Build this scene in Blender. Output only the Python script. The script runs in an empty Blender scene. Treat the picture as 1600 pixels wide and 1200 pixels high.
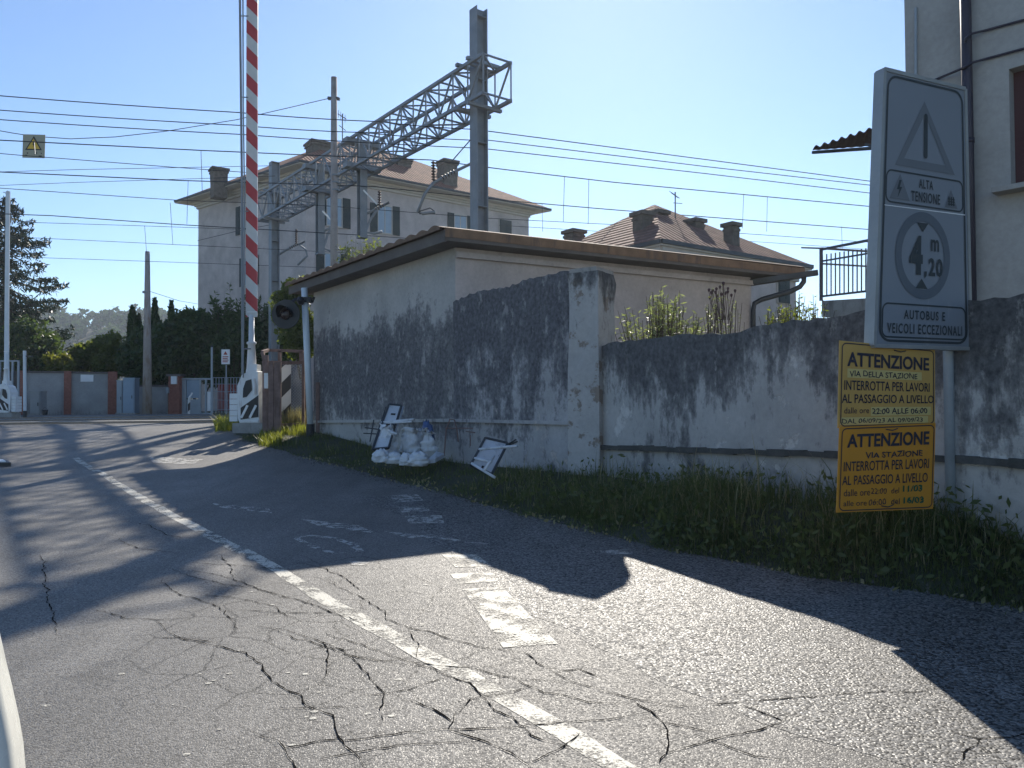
import bpy, bmesh, math, random
import numpy as np
from mathutils import Vector, Matrix
random.seed(7); rng = np.random.default_rng(7)
SC = bpy.context.scene
COL = SC.collection
R = math.radians
# ------------------------------------------------------------------ camera, sky, sun, exposure
CAM_H, PITCH, ROLL = 1.4, 1.29, -0.3
cam = bpy.data.cameras.new('camera'); cam.lens = 27.0; cam.sensor_width = 36.0
cam.clip_start = 0.05; cam.clip_end = 3000
camo = bpy.data.objects.new('camera', cam); COL.objects.link(camo)
CR = (Matrix.Rotation(R(90+PITCH), 4, 'X') @ Matrix.Rotation(R(ROLL), 4, 'Z'))
camo.matrix_world = Matrix.Translation((0, 0, CAM_H)) @ CR
SC.camera = camo
SUN_EL, SUN_AZ = 33.0, 6.5        # azimuth clockwise from +Y
w = bpy.data.worlds.new('World'); SC.world = w; w.use_nodes = True
nt = w.node_tree
sky = nt.nodes.new('ShaderNodeTexSky'); sky.sky_type = 'NISHITA'; sky.sun_disc = False
sky.sun_elevation = R(SUN_EL); sky.sun_rotation = R(SUN_AZ)
sky.air_density = 1.0; sky.dust_density = 0.13; sky.ozone_density = 5.6; sky.altitude = 300
bg = nt.nodes['Background']; bg.inputs[1].default_value = 0.098
nt.links.new(sky.outputs[0], bg.inputs[0])
sd = bpy.data.lights.new('sun', 'SUN'); sd.energy = 4.6; sd.angle = R(0.53); sd.color = (1, 0.93, 0.82)
so = bpy.data.objects.new('sun', sd); COL.objects.link(so)
sdir = Vector((math.sin(R(SUN_AZ))*math.cos(R(SUN_EL)), math.cos(R(SUN_AZ))*math.cos(R(SUN_EL)), math.sin(R(SUN_EL))))
so.rotation_euler = sdir.to_track_quat('Z', 'Y').to_euler(); so.location = sdir*60
SC.view_settings.view_transform = 'Standard'; SC.view_settings.look = 'None'
SC.view_settings.exposure = 0.72; SC.view_settings.gamma = 1.0
SC.cycles.max_bounces = 6; SC.cycles.transparent_max_bounces = 8
# ------------------------------------------------------------------ measuring helpers
C3 = CR.to_3x3()
def ray(px, py):
    return C3 @ Vector(((px-800)/1200, (600-py)/1200, -1))
def U(px, py, d):
    """the place seen at (px, py) that stands d metres ahead"""
    v = ray(px, py); v = v*(d/v.y)
    return Vector((v.x, v.y, v.z+CAM_H))
def hit(px, py, p0, n):
    v = ray(px, py); o = Vector((0, 0, CAM_H)); n = Vector(n)
    return o + v*((Vector(p0)-o).dot(n)/v.dot(n))
ZS = [(-30, 0), (4, 0), (7, .05), (10, .12), (13, .2), (15.5, .32), (18, .55), (20, .72), (22, .8), (26, .85), (900, .85)]
def lerp_t(t, x):
    if x <= t[0][0]: return t[0][1]
    for (a, b), (c, d) in zip(t, t[1:]):
        if x <= c: return b+(d-b)*(x-a)/(c-a)
    return t[-1][1]
def road_z(x, y): return lerp_t(ZS, y-.2*x)
def G(px, py):
    d = 8.0
    for i in range(60):
        p = U(px, py, d)
        v = ray(px, py)
        z = road_z(p.x, p.y)
        nd = (z-CAM_H)/(v.z/v.y) if v.z < -1e-6 else 60
        d += (min(max(nd, .5), 60)-d)*.5
    p = U(px, py, d); return Vector((p.x, p.y, road_z(p.x, p.y)))
def sm(a, b, x):
    t = min(1, max(0, (x-a)/(b-a))); return t*t*(3-2*t)
# ------------------------------------------------------------------ mesh building
class MB:
    def __init__(s): s.v = []; s.f = []; s.mi = []; s.uv = {}
    def face(s, pts, m=0, uv=None):
        i = len(s.v); s.v.extend(Vector(p) for p in pts)
        if uv: s.uv[len(s.f)] = uv
        s.f.append(tuple(range(i, i+len(pts)))); s.mi.append(m)
    def raw(s, vs, fs, m=0):
        i = len(s.v); s.v.extend(Vector(p) for p in vs)
        for f in fs: s.f.append(tuple(i+k for k in f)); s.mi.append(m)
    def box(s, c, size, ax=None, ay=None, az=None, m=0, taper=1.0):
        c = Vector(c); ax = Vector(ax or (1, 0, 0)); ay = Vector(ay or (0, 1, 0)); az = Vector(az or (0, 0, 1))
        x, y, z = [q/2 for q in size]; vs = []
        for k in (-1, 1):
            t = taper if k > 0 else 1
            for i, j in ((-1, -1), (1, -1), (1, 1), (-1, 1)):
                vs.append(c+ax*(i*x*t)+ay*(j*y*t)+az*(k*z))
        s.raw(vs, [(3, 2, 1, 0), (4, 5, 6, 7), (0, 1, 5, 4), (1, 2, 6, 5), (2, 3, 7, 6), (3, 0, 4, 7)], m)
    def bar(s, p, q, a, b=None, up=(0, 0, 1), m=0):
        p = Vector(p); q = Vector(q); d = q-p; L = d.length
        if L < 1e-6: return
        d.normalize(); up = Vector(up)
        if abs(d.dot(up)) > .95: up = Vector((0, 1, 0)) if abs(d.y) < .9 else Vector((1, 0, 0))
        sx = d.cross(up).normalized(); sy = sx.cross(d).normalized()
        s.box((p+q)/2, (a, b or a, L), sx, sy, d, m)
    def tube(s, pts, r, n=6, caps=True, m=0):
        pts = [Vector(p) for p in pts]; k = len(pts)
        rs = r if isinstance(r, (list, tuple)) else [r]*k
        vs = []; prev = None
        for i, p in enumerate(pts):
            d = (pts[min(i+1, k-1)]-pts[max(i-1, 0)]).normalized()
            ref = prev or (Vector((0, 0, 1)) if abs(d.z) < .9 else Vector((1, 0, 0)))
            a = d.cross(ref)
            if a.length < 1e-4: a = d.cross(Vector((0, 1, 0)))
            a.normalize(); b = a.cross(d).normalized(); prev = b
            for j in range(n):
                t = 2*math.pi*j/n; vs.append(p+(a*math.cos(t)+b*math.sin(t))*rs[i])
        fs = [(i*n+j, i*n+(j+1) % n, (i+1)*n+(j+1) % n, (i+1)*n+j) for i in range(k-1) for j in range(n)]
        if caps: fs += [tuple(range(n-1, -1, -1)), tuple(range((k-1)*n, k*n))]
        s.raw(vs, fs, m)
    def lathe(s, c, prof, n=16, ax=(0, 0, 1), m=0):
        ax = Vector(ax).normalized(); ref = Vector((1, 0, 0)) if abs(ax.x) < .9 else Vector((0, 1, 0))
        a = ax.cross(ref).normalized(); b = ax.cross(a); c = Vector(c); vs = []
        for h, r in prof:
            for j in range(n):
                t = 2*math.pi*j/n; vs.append(c+ax*h+(a*math.cos(t)+b*math.sin(t))*r)
        k = len(prof)
        fs = [(i*n+j, i*n+(j+1) % n, (i+1)*n+(j+1) % n, (i+1)*n+j) for i in range(k-1) for j in range(n)]
        fs += [tuple(range(n-1, -1, -1)), tuple(range((k-1)*n, k*n))]
        s.raw(vs, fs, m)
    def prism(s, poly, d, m=0):
        n = len(poly); poly = [Vector(p) for p in poly]; d = Vector(d)
        s.raw(poly+[p+d for p in poly], [tuple(range(n-1, -1, -1)), tuple(range(n, 2*n))]+[(i, (i+1) % n, n+(i+1) % n, n+i) for i in range(n)], m)
    def build(s, name, mat, parent=None, smooth=False, base=None, fix=True):
        me = bpy.data.meshes.new(name)
        off = Vector((0, 0, 0))
        if parent: off = wloc(parent)
        elif base is not None: off = Vector(base)
        elif s.v:
            a = np.array([tuple(v) for v in s.v]); lo = a.min(0); hi = a.max(0)
            off = Vector(((lo[0]+hi[0])/2, (lo[1]+hi[1])/2, lo[2]))
        me.from_pydata([tuple(v-off) for v in s.v], [], s.f)
        for m_ in (mat if isinstance(mat, (list, tuple)) else [mat]): me.materials.append(m_)
        if any(s.mi): me.polygons.foreach_set('material_index', s.mi)
        if s.uv:
            ul = me.uv_layers.new(name='UVMap')
            for fi, uv in s.uv.items():
                for li, c in zip(me.polygons[fi].loop_indices, uv): ul.data[li].uv = c
        if fix:
            bm = bmesh.new(); bm.from_mesh(me); bmesh.ops.recalc_face_normals(bm, faces=bm.faces); bm.to_mesh(me); bm.free()
        if smooth: me.polygons.foreach_set('use_smooth', [True]*len(me.polygons))
        me.update()
        o = bpy.data.objects.new(name, me); COL.objects.link(o)
        if parent: o.parent = parent
        else: o.location = off
        return o
def wloc(o):
    l = Vector(o.location)
    while o.parent: o = o.parent; l += o.location
    return l
def tag(o, label=None, cat=None, group=None, kind=None):
    if label: o['label'] = label
    if cat: o['category'] = cat
    if group: o['group'] = group
    if kind: o['kind'] = kind
    return o
def thing(name, loc, label, cat, group=None):
    o = bpy.data.objects.new(name, None); COL.objects.link(o); o.location = loc; o.empty_display_size = .2
    return tag(o, label, cat, group)
def bulk(name, V, F, mat, parent=None, kind=None, base=(0, 0, 0), smooth=False):
    me = bpy.data.meshes.new(name); off = np.array(tuple(wloc(parent) if parent else Vector(base)))
    me.from_pydata((np.asarray(V)-off).tolist(), [], np.asarray(F).tolist()); me.materials.append(mat)
    if smooth: me.polygons.foreach_set('use_smooth', [True]*len(me.polygons))
    me.update()
    o = bpy.data.objects.new(name, me); COL.objects.link(o)
    if parent: o.parent = parent
    else: o.location = base
    if kind: o['kind'] = kind
    return o
# ------------------------------------------------------------------ materials
def newmat(name):
    m = bpy.data.materials.new(name); m.use_nodes = True
    return m, m.node_tree, m.node_tree.nodes['Principled BSDF']
def N(nt, typ, **kw):
    n = nt.nodes.new(typ)
    for k, v in kw.items():
        if k.startswith('i_'):
            key = k[2:]; n.inputs[int(key) if key.isdigit() else key].default_value = v
        else: setattr(n, k, v)
    return n
def L(nt, a, b): nt.links.new(a, b)
def ramp(nt, fac, stops, interp='LINEAR'):
    r = N(nt, 'ShaderNodeValToRGB'); r.color_ramp.interpolation = interp
    while len(r.color_ramp.elements) < len(stops): r.color_ramp.elements.new(.5)
    for e, (p, c) in zip(r.color_ramp.elements, stops):
        e.position = p; e.color = (c, c, c, 1) if not isinstance(c, (tuple, list)) else (*c, 1)
    if fac is not None: L(nt, fac, r.inputs[0])
    return r.outputs[0]
def mathn(nt, op, a, b=None, c=None, clamp=False):
    n = N(nt, 'ShaderNodeMath', operation=op, use_clamp=clamp)
    for i, x in enumerate((a, b, c)):
        if x is None: continue
        if hasattr(x, 'is_linked'): L(nt, x, n.inputs[i])
        else: n.inputs[i].default_value = x
    return n.outputs[0]
def mixc(nt, fac, a, b, mode='MIX'):
    n = N(nt, 'ShaderNodeMix', data_type='RGBA', blend_type=mode)
    for idx, x in ((0, fac), (6, a), (7, b)):
        if hasattr(x, 'is_linked'): L(nt, x, n.inputs[idx])
        elif isinstance(x, (int, float)): n.inputs[idx].default_value = x
        else: n.inputs[idx].default_value = (*x, 1)
    return n.outputs[2]
def noise(nt, vec, scale, detail=4, rough=.55, out=0):
    n = N(nt, 'ShaderNodeTexNoise'); n.inputs['Scale'].default_value = scale; n.inputs['Detail'].default_value = detail
    n.inputs['Roughness'].default_value = rough
    if vec is not None: L(nt, vec, n.inputs['Vector'])
    return n.outputs[out]
def mapping(nt, vec, scale=(1, 1, 1)):
    n = N(nt, 'ShaderNodeMapping'); n.inputs['Scale'].default_value = scale; L(nt, vec, n.inputs[0]); return n.outputs[0]
def bump(nt, h, p, strength=.3, dist=.02):
    b = N(nt, 'ShaderNodeBump'); b.inputs['Strength'].default_value = strength; b.inputs['Distance'].default_value = dist
    L(nt, h, b.inputs['Height']); L(nt, b.outputs[0], p.inputs['Normal'])
def objc(nt): return N(nt, 'ShaderNodeTexCoord').outputs['Object']
def simple(name, col, rough=.6, metal=0, var=.25, scale=3, bmp=.15, spec=.4, dirt=None, dscale=(6, 6, 1.2)):
    """a plain surface with mottled colour, fine relief and, if asked, dirt or rust"""
    m, nt, p = newmat(name); co = objc(nt)
    n1 = noise(nt, co, scale, 6); n2 = noise(nt, co, scale*9, 3)
    f = mathn(nt, 'ADD', mathn(nt, 'MULTIPLY', n1, .65), mathn(nt, 'MULTIPLY', n2, .35))
    c = ramp(nt, f, [(.3, tuple(x*(1-var) for x in col)), (.7, tuple(min(1, x*(1+var)) for x in col))])
    if dirt:
        dm = ramp(nt, noise(nt, mapping(nt, co, dscale), 1.0, 6, .65), [(dirt[1], 0), (dirt[1]+.12, 1)])
        c = mixc(nt, mathn(nt, 'MULTIPLY', dm, dirt[2] if len(dirt) > 2 else .8), c, dirt[0])
    L(nt, c, p.inputs['Base Color']); p.inputs['Metallic'].default_value = metal
    L(nt, ramp(nt, n2, [(.3, max(.05, rough-.12)), (.7, min(1, rough+.12))]), p.inputs['Roughness'])
    p.inputs['Specular IOR Level'].default_value = spec
    if bmp: bump(nt, f, p, bmp, .02)
    return m
def leafmat(name, dark, light, trans=.35, rough=.5):
    m, nt, p = newmat(name)
    g = N(nt, 'ShaderNodeNewGeometry'); co = objc(nt)
    f = mathn(nt, 'ADD', mathn(nt, 'MULTIPLY', g.outputs['Random Per Island'], .6), mathn(nt, 'MULTIPLY', noise(nt, co, .9, 3), .5))
    c = ramp(nt, f, [(.2, dark), (.85, light)])
    L(nt, c, p.inputs['Base Color']); p.inputs['Roughness'].default_value = rough; p.inputs['Specular IOR Level'].default_value = .35
    t = N(nt, 'ShaderNodeBsdfTranslucent'); L(nt, mixc(nt, .5, c, (light[0]*2.3, light[1]*2.2, light[2]*.9)), t.inputs[0])
    mx = N(nt, 'ShaderNodeMixShader'); mx.inputs[0].default_value = trans
    L(nt, p.outputs[0], mx.inputs[1]); L(nt, t.outputs[0], mx.inputs[2])
    L(nt, mx.outputs[0], nt.nodes['Material Output'].inputs[0])
    return m
def plaster(name, base, dark, stops, streak=1.0, amt=1.3, patch=(.33, .3, .27), patch_t=.64, seed=0.0, rough=.9, drip=.14):
    """old render: UV.y runs 0 at the foot to 1 at the top; stops give how stained each height is"""
    m, nt, p = newmat(name)
    uvn = N(nt, 'ShaderNodeTexCoord'); sep = N(nt, 'ShaderNodeSeparateXYZ'); L(nt, uvn.outputs['UV'], sep.inputs[0])
    mp = N(nt, 'ShaderNodeMapping'); L(nt, uvn.outputs['Object'], mp.inputs[0]); mp.inputs['Location'].default_value = (seed, seed*.7, 0)
    co = mp.outputs[0]
    amount = ramp(nt, sep.outputs[1], stops)
    st = noise(nt, mapping(nt, co, (2.2, 2.2, .85*streak)), 1.2, 12, .74)
    st2 = noise(nt, mapping(nt, co, (7, 7, 4*streak)), 1.2, 7, .7)
    st3 = noise(nt, mapping(nt, co, (.9, .9, .7)), 1.0, 6, .6)
    s = mathn(nt, 'ADD', mathn(nt, 'MULTIPLY', st, .5), mathn(nt, 'ADD', mathn(nt, 'MULTIPLY', st2, .2), mathn(nt, 'MULTIPLY', st3, .3)))
    s4 = noise(nt, mapping(nt, co, (5.5, 5.5, .22)), 1.1, 5, .6)
    s = mathn(nt, 'ADD', mathn(nt, 'MULTIPLY', s, 1-drip), mathn(nt, 'MULTIPLY', s4, drip))
    mask = mathn(nt, 'ADD', amount, mathn(nt, 'MULTIPLY', mathn(nt, 'SUBTRACT', s, .5), amt*2))
    mask = ramp(nt, mask, [(.34, 0), (.48, .6), (.58, .85), (.72, 1)])
    chip = ramp(nt, noise(nt, mapping(nt, co, (1, 1, .6)), 4.5, 10, .72), [(.57, 0), (.63, 1)])
    mask = mathn(nt, 'MULTIPLY', mask, mathn(nt, 'SUBTRACT', 1.0, mathn(nt, 'MULTIPLY', chip, .55)))
    big = noise(nt, co, 1.1, 5); fine = noise(nt, co, 16, 5, .65)
    b1 = ramp(nt, big, [(.3, tuple(x*.78 for x in base)), (.7, tuple(min(1, x*1.1) for x in base))])
    b1 = mixc(nt, ramp(nt, noise(nt, co, 2.1, 7, .7), [(patch_t, 0), (patch_t+.04, 1)]), b1, patch)
    dk = ramp(nt, fine, [(.3, tuple(x*.6 for x in dark)), (.72, tuple(x*1.9 for x in dark))])
    c = mixc(nt, mathn(nt, 'MULTIPLY', mask, .93), b1, dk)
    c = mixc(nt, .35, c, ramp(nt, fine, [(.3, .55), (.7, 1.0)]), 'MULTIPLY')
    L(nt, c, p.inputs['Base Color']); p.inputs['Roughness'].default_value = rough; p.inputs['Specular IOR Level'].default_value = .2
    h = mathn(nt, 'ADD', mathn(nt, 'MULTIPLY', fine, .35), mathn(nt, 'ADD', mathn(nt, 'MULTIPLY', big, .4), mathn(nt, 'MULTIPLY', ramp(nt, noise(nt, co, 2.1, 7, .7), [(patch_t, 1), (patch_t+.04, 0)]), .35)))
    bump(nt, h, p, .6, .04)
    return m
def rooftile(name, axis, col=(.2, .1, .07), pitch=.22):
    m, nt, p = newmat(name); co = objc(nt)
    n1 = noise(nt, co, 2.2, 6); n2 = noise(nt, co, 14, 3)
    c = ramp(nt, mathn(nt, 'ADD', mathn(nt, 'MULTIPLY', n1, .5), mathn(nt, 'MULTIPLY', n2, .5)), [(.3, tuple(x*.45 for x in col)), (.55, col), (.75, tuple(x*1.6 for x in col))])
    dt = N(nt, 'ShaderNodeVectorMath', operation='DOT_PRODUCT'); L(nt, co, dt.inputs[0]); dt.inputs[1].default_value = axis
    wv = mathn(nt, 'SINE', mathn(nt, 'MULTIPLY', dt.outputs['Value'], 2*math.pi/pitch))
    ct = N(nt, 'ShaderNodeVectorMath', operation='DOT_PRODUCT'); L(nt, co, ct.inputs[0]); ct.inputs[1].default_value = (-axis[1], axis[0], 0)
    fr = mathn(nt, 'FRACT', mathn(nt, 'MULTIPLY', ct.outputs['Value'], 2.6))
    h = mathn(nt, 'ADD', mathn(nt, 'MULTIPLY', wv, .6), mathn(nt, 'MULTIPLY', fr, .5))
    L(nt, mixc(nt, .5, c, ramp(nt, wv, [(0, .5), (.6, 1)]), 'MULTIPLY'), p.inputs['Base Color']); p.inputs['Roughness'].default_value = .9; p.inputs['Specular IOR Level'].default_value = .12
    bump(nt, h, p, .8, .05)
    return m
M = {}
M['steel'] = simple('galvanised_steel', (.23, .25, .265), .55, .25, .2, 2.5, .1, dirt=((.2, .13, .09), .62, .5))
M['darksteel'] = simple('dark_steel', (.06, .065, .07), .5, .3, .3)
M['wire'] = simple('wire_copper_grey', (.05, .055, .06), .5, .5, .2)
M['rust'] = simple('rusty_paint', (.2, .13, .11), .75, .1, .35, 8, .25, dirt=((.1, .06, .045), .55, .7))
M['white'] = simple('white_paint', (.72, .73, .72), .5, 0, .1, 4, .05, dirt=((.3, .2, .15), .6, .6))
M['cleanwhite'] = simple('clean_white', (.75, .76, .76), .4, 0, .06, 4, .02)
M['black'] = simple('black_paint', (.025, .026, .028), .5, 0, .3)
M['ceramic'] = simple('insulator_ceramic', (.07, .05, .045), .6, 0, .2)
M['concrete'] = simple('concrete', (.3, .29, .27), .9, 0, .25, 5, .3, dirt=((.12, .11, .1), .55, .6))
M['poleconc'] = simple('pole_concrete', (.34, .3, .27), .85, 0, .2, 3, .2, dirt=((.22, .14, .09), .52, .7))
M['brick'] = simple('brick_red', (.27, .11, .08), .9, 0, .35, 9, .3)
M['bark'] = simple('bark', (.1, .075, .055), .95, 0, .4, 8, .6)
M['greymetal'] = simple('grey_blue_metal', (.3, .34, .37), .5, .1, .15, 3, .05)
M['whitepole'] = simple('white_pole_paint', (.6, .65, .68), .45, 0, .12, 3, .05, dirt=((.25, .22, .2), .64, .6))
# ------------------------------------------------------------------ ground and road
edge_px = [(335, 650), (352, 668), (385, 690), (440, 703), (560, 735), (700, 772), (800, 800), (1000, 850), (1300, 907), (1600, 950)]
EP = sorted([(G(*p).y, G(*p).x) for p in edge_px])
x0_, y0_ = EP[0][1], EP[0][0]
EP = [(-12, x0_+.45), (y0_-2.5, x0_+.55)]+EP
def xedge(y):
    if y >= EP[-1][0]: return EP[-1][1]+(y-EP[-1][0])*(-.40)
    return lerp_t(EP, y)
BK = [(2, .5), (6, .46), (8, .34), (10.5, .3), (14, .1), (18, .02), (24, 0)]
def bank(x, y):
    e = x-xedge(y)
    return lerp_t(BK, y)*sm(0, 1.0 if y < 8 else 1.8, e)
def ground_z(x, y): return road_z(x, y)+bank(x, y)
rows = list(np.arange(-10, 26, .3))+list(np.arange(26, 60, 2))+[60, 80, 120, 200, 400, 1500]
offs = [-1500, -200, -60, -20, -6, -1.5, -.3, -.05, 0, .12, .3, .55, .8, 1.1, 1.5, 2, 3, 5, 9, 20, 60, 200, 1500]
V = []; F = []
for j, y in enumerate(rows):
    xe = xedge(min(y, 60))
    for o in offs:
        x = xe+o; zz = road_z(x, y)
        if o < -.02: zz -= .06
        elif o > 0: zz += lerp_t(BK, y)*sm(0, 1.0 if y < 8 else 1.8, o)+.012*math.sin(x*7+y*5)*sm(0, .5, o)
        V.append((x, y, zz))
n_ = len(offs)
for j in range(len(rows)-1):
    for i in range(n_-1): F.append((j*n_+i, j*n_+i+1, (j+1)*n_+i+1, (j+1)*n_+i))
M['earth'] = simple('earth_and_short_grass', (.055, .06, .035), .95, 0, .5, 2.5, .5)
bulk('ground', V, F, M['earth'], kind='structure', smooth=True)
def asphalt(name, c0, c1, scale, bumpd, rlo, rhi, stone=.5, blot=.25, crk=False):
    m, nt, p = newmat(name); co = objc(nt)
    vo = N(nt, 'ShaderNodeTexVoronoi'); vo.inputs['Scale'].default_value = scale; L(nt, co, vo.inputs['Vector'])
    hs = N(nt, 'ShaderNodeSeparateColor'); L(nt, vo.outputs['Color'], hs.inputs[0])
    big = noise(nt, co, .55, 6, .6); mid = noise(nt, mapping(nt, co, (1.2, .35, 1)), 3, 5)
    f = mathn(nt, 'ADD', mathn(nt, 'MULTIPLY', hs.outputs[0], stone), mathn(nt, 'MULTIPLY', noise(nt, co, scale*.35, 3), 1-stone))
    c = ramp(nt, f, [(.15, c0), (.9, c1)])
    c = mixc(nt, 1, c, ramp(nt, big, [(.3, 1-blot), (.7, 1.0)]), 'MULTIPLY')
    c = mixc(nt, 1, c, ramp(nt, mid, [(.3, .78), (.65, 1.0)]), 'MULTIPLY')
    oil = ramp(nt, noise(nt, co, 1.7, 5, .6), [(.66, 1.0), (.74, .72)]); c = mixc(nt, 1, c, oil, 'MULTIPLY')
    trk = ramp(nt, noise(nt, mapping(nt, co, (1.5, .12, 1)), 1.0, 3), [(.35, .8), (.6, 1.0)]); c = mixc(nt, 1, c, trk, 'MULTIPLY')
    if crk:   # alligator cracking of the old surface, denser where it has broken up
        dco = N(nt, 'ShaderNodeMix', data_type='VECTOR'); dco.inputs[0].default_value = .14; L(nt, co, dco.inputs[4]); L(nt, noise(nt, co, 2.6, 8, .75, 1), dco.inputs[5])
        v2 = N(nt, 'ShaderNodeTexVoronoi', feature='DISTANCE_TO_EDGE'); v2.inputs['Scale'].default_value = 3.0; d3 = N(nt, 'ShaderNodeMix', data_type='VECTOR'); d3.inputs[0].default_value = .022; L(nt, dco.outputs[1], d3.inputs[4]); L(nt, noise(nt, co, 14, 4, .7, 1), d3.inputs[5]); L(nt, d3.outputs[1], v2.inputs['Vector'])
        ln = ramp(nt, v2.outputs['Distance'], [(0, 1), (.008, 1), (.017, 0)])
        sp = N(nt, 'ShaderNodeSeparateXYZ'); L(nt, co, sp.inputs[0])
        ex = mathn(nt, 'DIVIDE', mathn(nt, 'ADD', sp.outputs[0], .9), 1.9); ey = mathn(nt, 'DIVIDE', mathn(nt, 'SUBTRACT', sp.outputs[1], 5.0), 2.6)
        rg = mathn(nt, 'ADD', mathn(nt, 'MULTIPLY', ex, ex), mathn(nt, 'MULTIPLY', ey, ey))
        wk = mathn(nt, 'ADD', rg, mathn(nt, 'MULTIPLY', noise(nt, co, 1.1, 3), 1.1))
        c = mixc(nt, mathn(nt, 'MULTIPLY', mathn(nt, 'MULTIPLY', ln, ramp(nt, mathn(nt, 'MULTIPLY', wk, .5), [(.42, 1), (.62, 0)])), 1.0), c, (.012, .012, .012))
    L(nt, c, p.inputs['Base Color'])
    L(nt, ramp(nt, hs.outputs[1], [(0, rlo), (1, rhi)]), p.inputs['Roughness']); p.inputs['Specular IOR Level'].default_value = .4
    h = mathn(nt, 'ADD', mathn(nt, 'MULTIPLY', vo.outputs['Distance'], -1.0), mathn(nt, 'ADD', mathn(nt, 'MULTIPLY', hs.outputs[2], .5), mathn(nt, 'MULTIPLY', noise(nt, co, scale*1.7, 2), .4)))
    bump(nt, h, p, bumpd, .004)
    return m
M['asphalt'] = asphalt('old_asphalt', (.08, .077, .072), (.3, .285, .26), 120, .6, .45, .85, .7, .3, True)
M['coarse'] = asphalt('coarse_asphalt', (.025, .025, .025), (.3, .29, .27), 75, 1.0, .4, .85, .9, .12)
rr = [y for y in rows if y <= 26]+list(np.arange(28, 39, 2))
cols = [-70, -40, -25, -15, -10, -7, -5, -3.5, -2.2, -1.2, -.5, 0]
V = []; F = []
for y in rr:
    for o in cols:
        x = xedge(y)+o+(.05*math.sin(y*9)+.04*math.sin(y*23) if o == 0 else 0); V.append((x, y, road_z(x, y)+.005))
n_ = len(cols)
for j in range(len(rr)-1):
    for i in range(n_-1): F.append((j*n_+i, j*n_+i+1, (j+1)*n_+i+1, (j+1)*n_+i))
bulk('road', V, F, M['asphalt'], kind='structure', smooth=True)
def densify(pts, step=.25):
    out = []
    for a, b in zip(pts, pts[1:]):
        k = max(1, int((b-a).length/step))
        out += [a+(b-a)*(i/k) for i in range(k)]
    return out+[pts[-1]]
def drape(p, dz): return Vector((p.x, p.y, road_z(p.x, p.y)+dz))
def ribbon(mb, pts, wd, dz, jit=0):
    pts = densify(pts); k = len(pts); Lp = []; Rp = []
    for i, p in enumerate(pts):
        d = pts[min(i+1, k-1)]-pts[max(i-1, 0)]; d.z = 0; d.normalize(); s = Vector((-d.y, d.x, 0))
        ww = wd(i/(k-1)) if callable(wd) else wd
        Lp.append(drape(p+s*(ww/2+random.uniform(-jit, jit)), dz)); Rp.append(drape(p-s*(ww/2+random.uniform(-jit, jit)), dz))
    for i in range(k-1): mb.face([Lp[i], Rp[i], Rp[i+1], Lp[i+1]])
# coarse relaid strip along the right side: a sheet draped over the road
lft = densify([G(*p) for p in [(560, 775), (640, 815), (700, 865), (770, 925), (870, 985), (960, 1030), (1080, 1080), (1180, 1120), (1290, 1160), (1400, 1200)]], .2)
mb = MB()
def lx(y):
    t = sorted([(p.y, p.x) for p in lft]); return lerp_t(t, y)
ys = list(np.arange(2.0, max(p.y for p in lft), .15))
ymin = min(p.y for p in lft)
for a, b in zip(ys, ys[1:]):
    def xl(y): return (lx(y) if y > ymin else lx(ymin)+(ymin-y)*1.2)+.05*math.sin(y*3.1)+.03*math.sin(y*11)
    for t0 in range(5):
        q = []
        for y, t in ((a, t0), (a, t0+1), (b, t0+1), (b, t0)):
            x = xl(y)+(xedge(y)-.02-xl(y))*t/5; q.append((x, y, road_z(x, y)+.0065))
        mb.face(q)
mb.build('resurfaced_strip', M['coarse'], fix=False)['kind'] = 'structure'
bpy.data.objects['resurfaced_strip']['kind'] = 'structure'
# worn paint
def paint(name, wear, col=(.62, .59, .5), scale=5):
    m, nt, p = newmat(name); co = objc(nt)
    n1 = noise(nt, co, scale, 8, .7); n2 = noise(nt, co, 70, 3)
    f = mathn(nt, 'ADD', mathn(nt, 'MULTIPLY', n1, .65), mathn(nt, 'MULTIPLY', n2, .35))
    mk = ramp(nt, f, [(wear, 0), (wear+.1, 1)])
    c = mixc(nt, mk, (.13, .125, .115), mixc(nt, n2, tuple(x*.75 for x in col), col)); L(nt, c, p.inputs['Base Color']); p.inputs['Roughness'].default_value = .65
    bump(nt, n2, p, .4, .01)
    tr = N(nt, 'ShaderNodeBsdfTransparent'); mx = N(nt, 'ShaderNodeMixShader')
    L(nt, mk, mx.inputs[0]); L(nt, tr.outputs[0], mx.inputs[1]); L(nt, p.outputs[0], mx.inputs[2])
    L(nt, mx.outputs[0], nt.nodes['Material Output'].inputs[0])
    return m
M['paint'] = paint('worn_road_paint', .42); M['paint2'] = paint('very_worn_road_paint', .43, (.5, .48, .43), 9)
mb = MB(); ribbon(mb, [G(*p) for p in [(118, 716), (165, 744), (240, 790), (330, 838), (420, 882), (520, 945), (620, 1000), (720, 1055), (830, 1115), (960, 1195), (1040, 1245)]], .125, .0072, .012)
mb.build('lane_line', M['paint'], fix=False)['kind'] = 'structure'
mb = MB()
for q in ([(690, 868), (745, 868), (768, 886), (712, 888)], [(703, 898), (770, 896), (778, 910), (715, 914)]): 
    mb.face([drape(G(*p), .0085) for p in q])
def patchquad(mb, q, dz, n=6):
    P = [G(*p) for p in q]
    for i in range(n):
        for j in range(n):
            f = []
            for a, b in ((i, j), (i+1, j), (i+1, j+1), (i, j+1)):
                u, v = a/n, b/n; f.append(drape((P[0]*(1-u)+P[1]*u)*(1-v)+(P[3]*(1-u)+P[2]*u)*v, dz))
            mb.face(f)
patchquad(mb, [(722, 922), (785, 919), (872, 1008), (786, 1014)], .0085)
mb.build('arrow_marking', M['paint'], fix=False)['kind'] = 'structure'
mb = MB()
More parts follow.
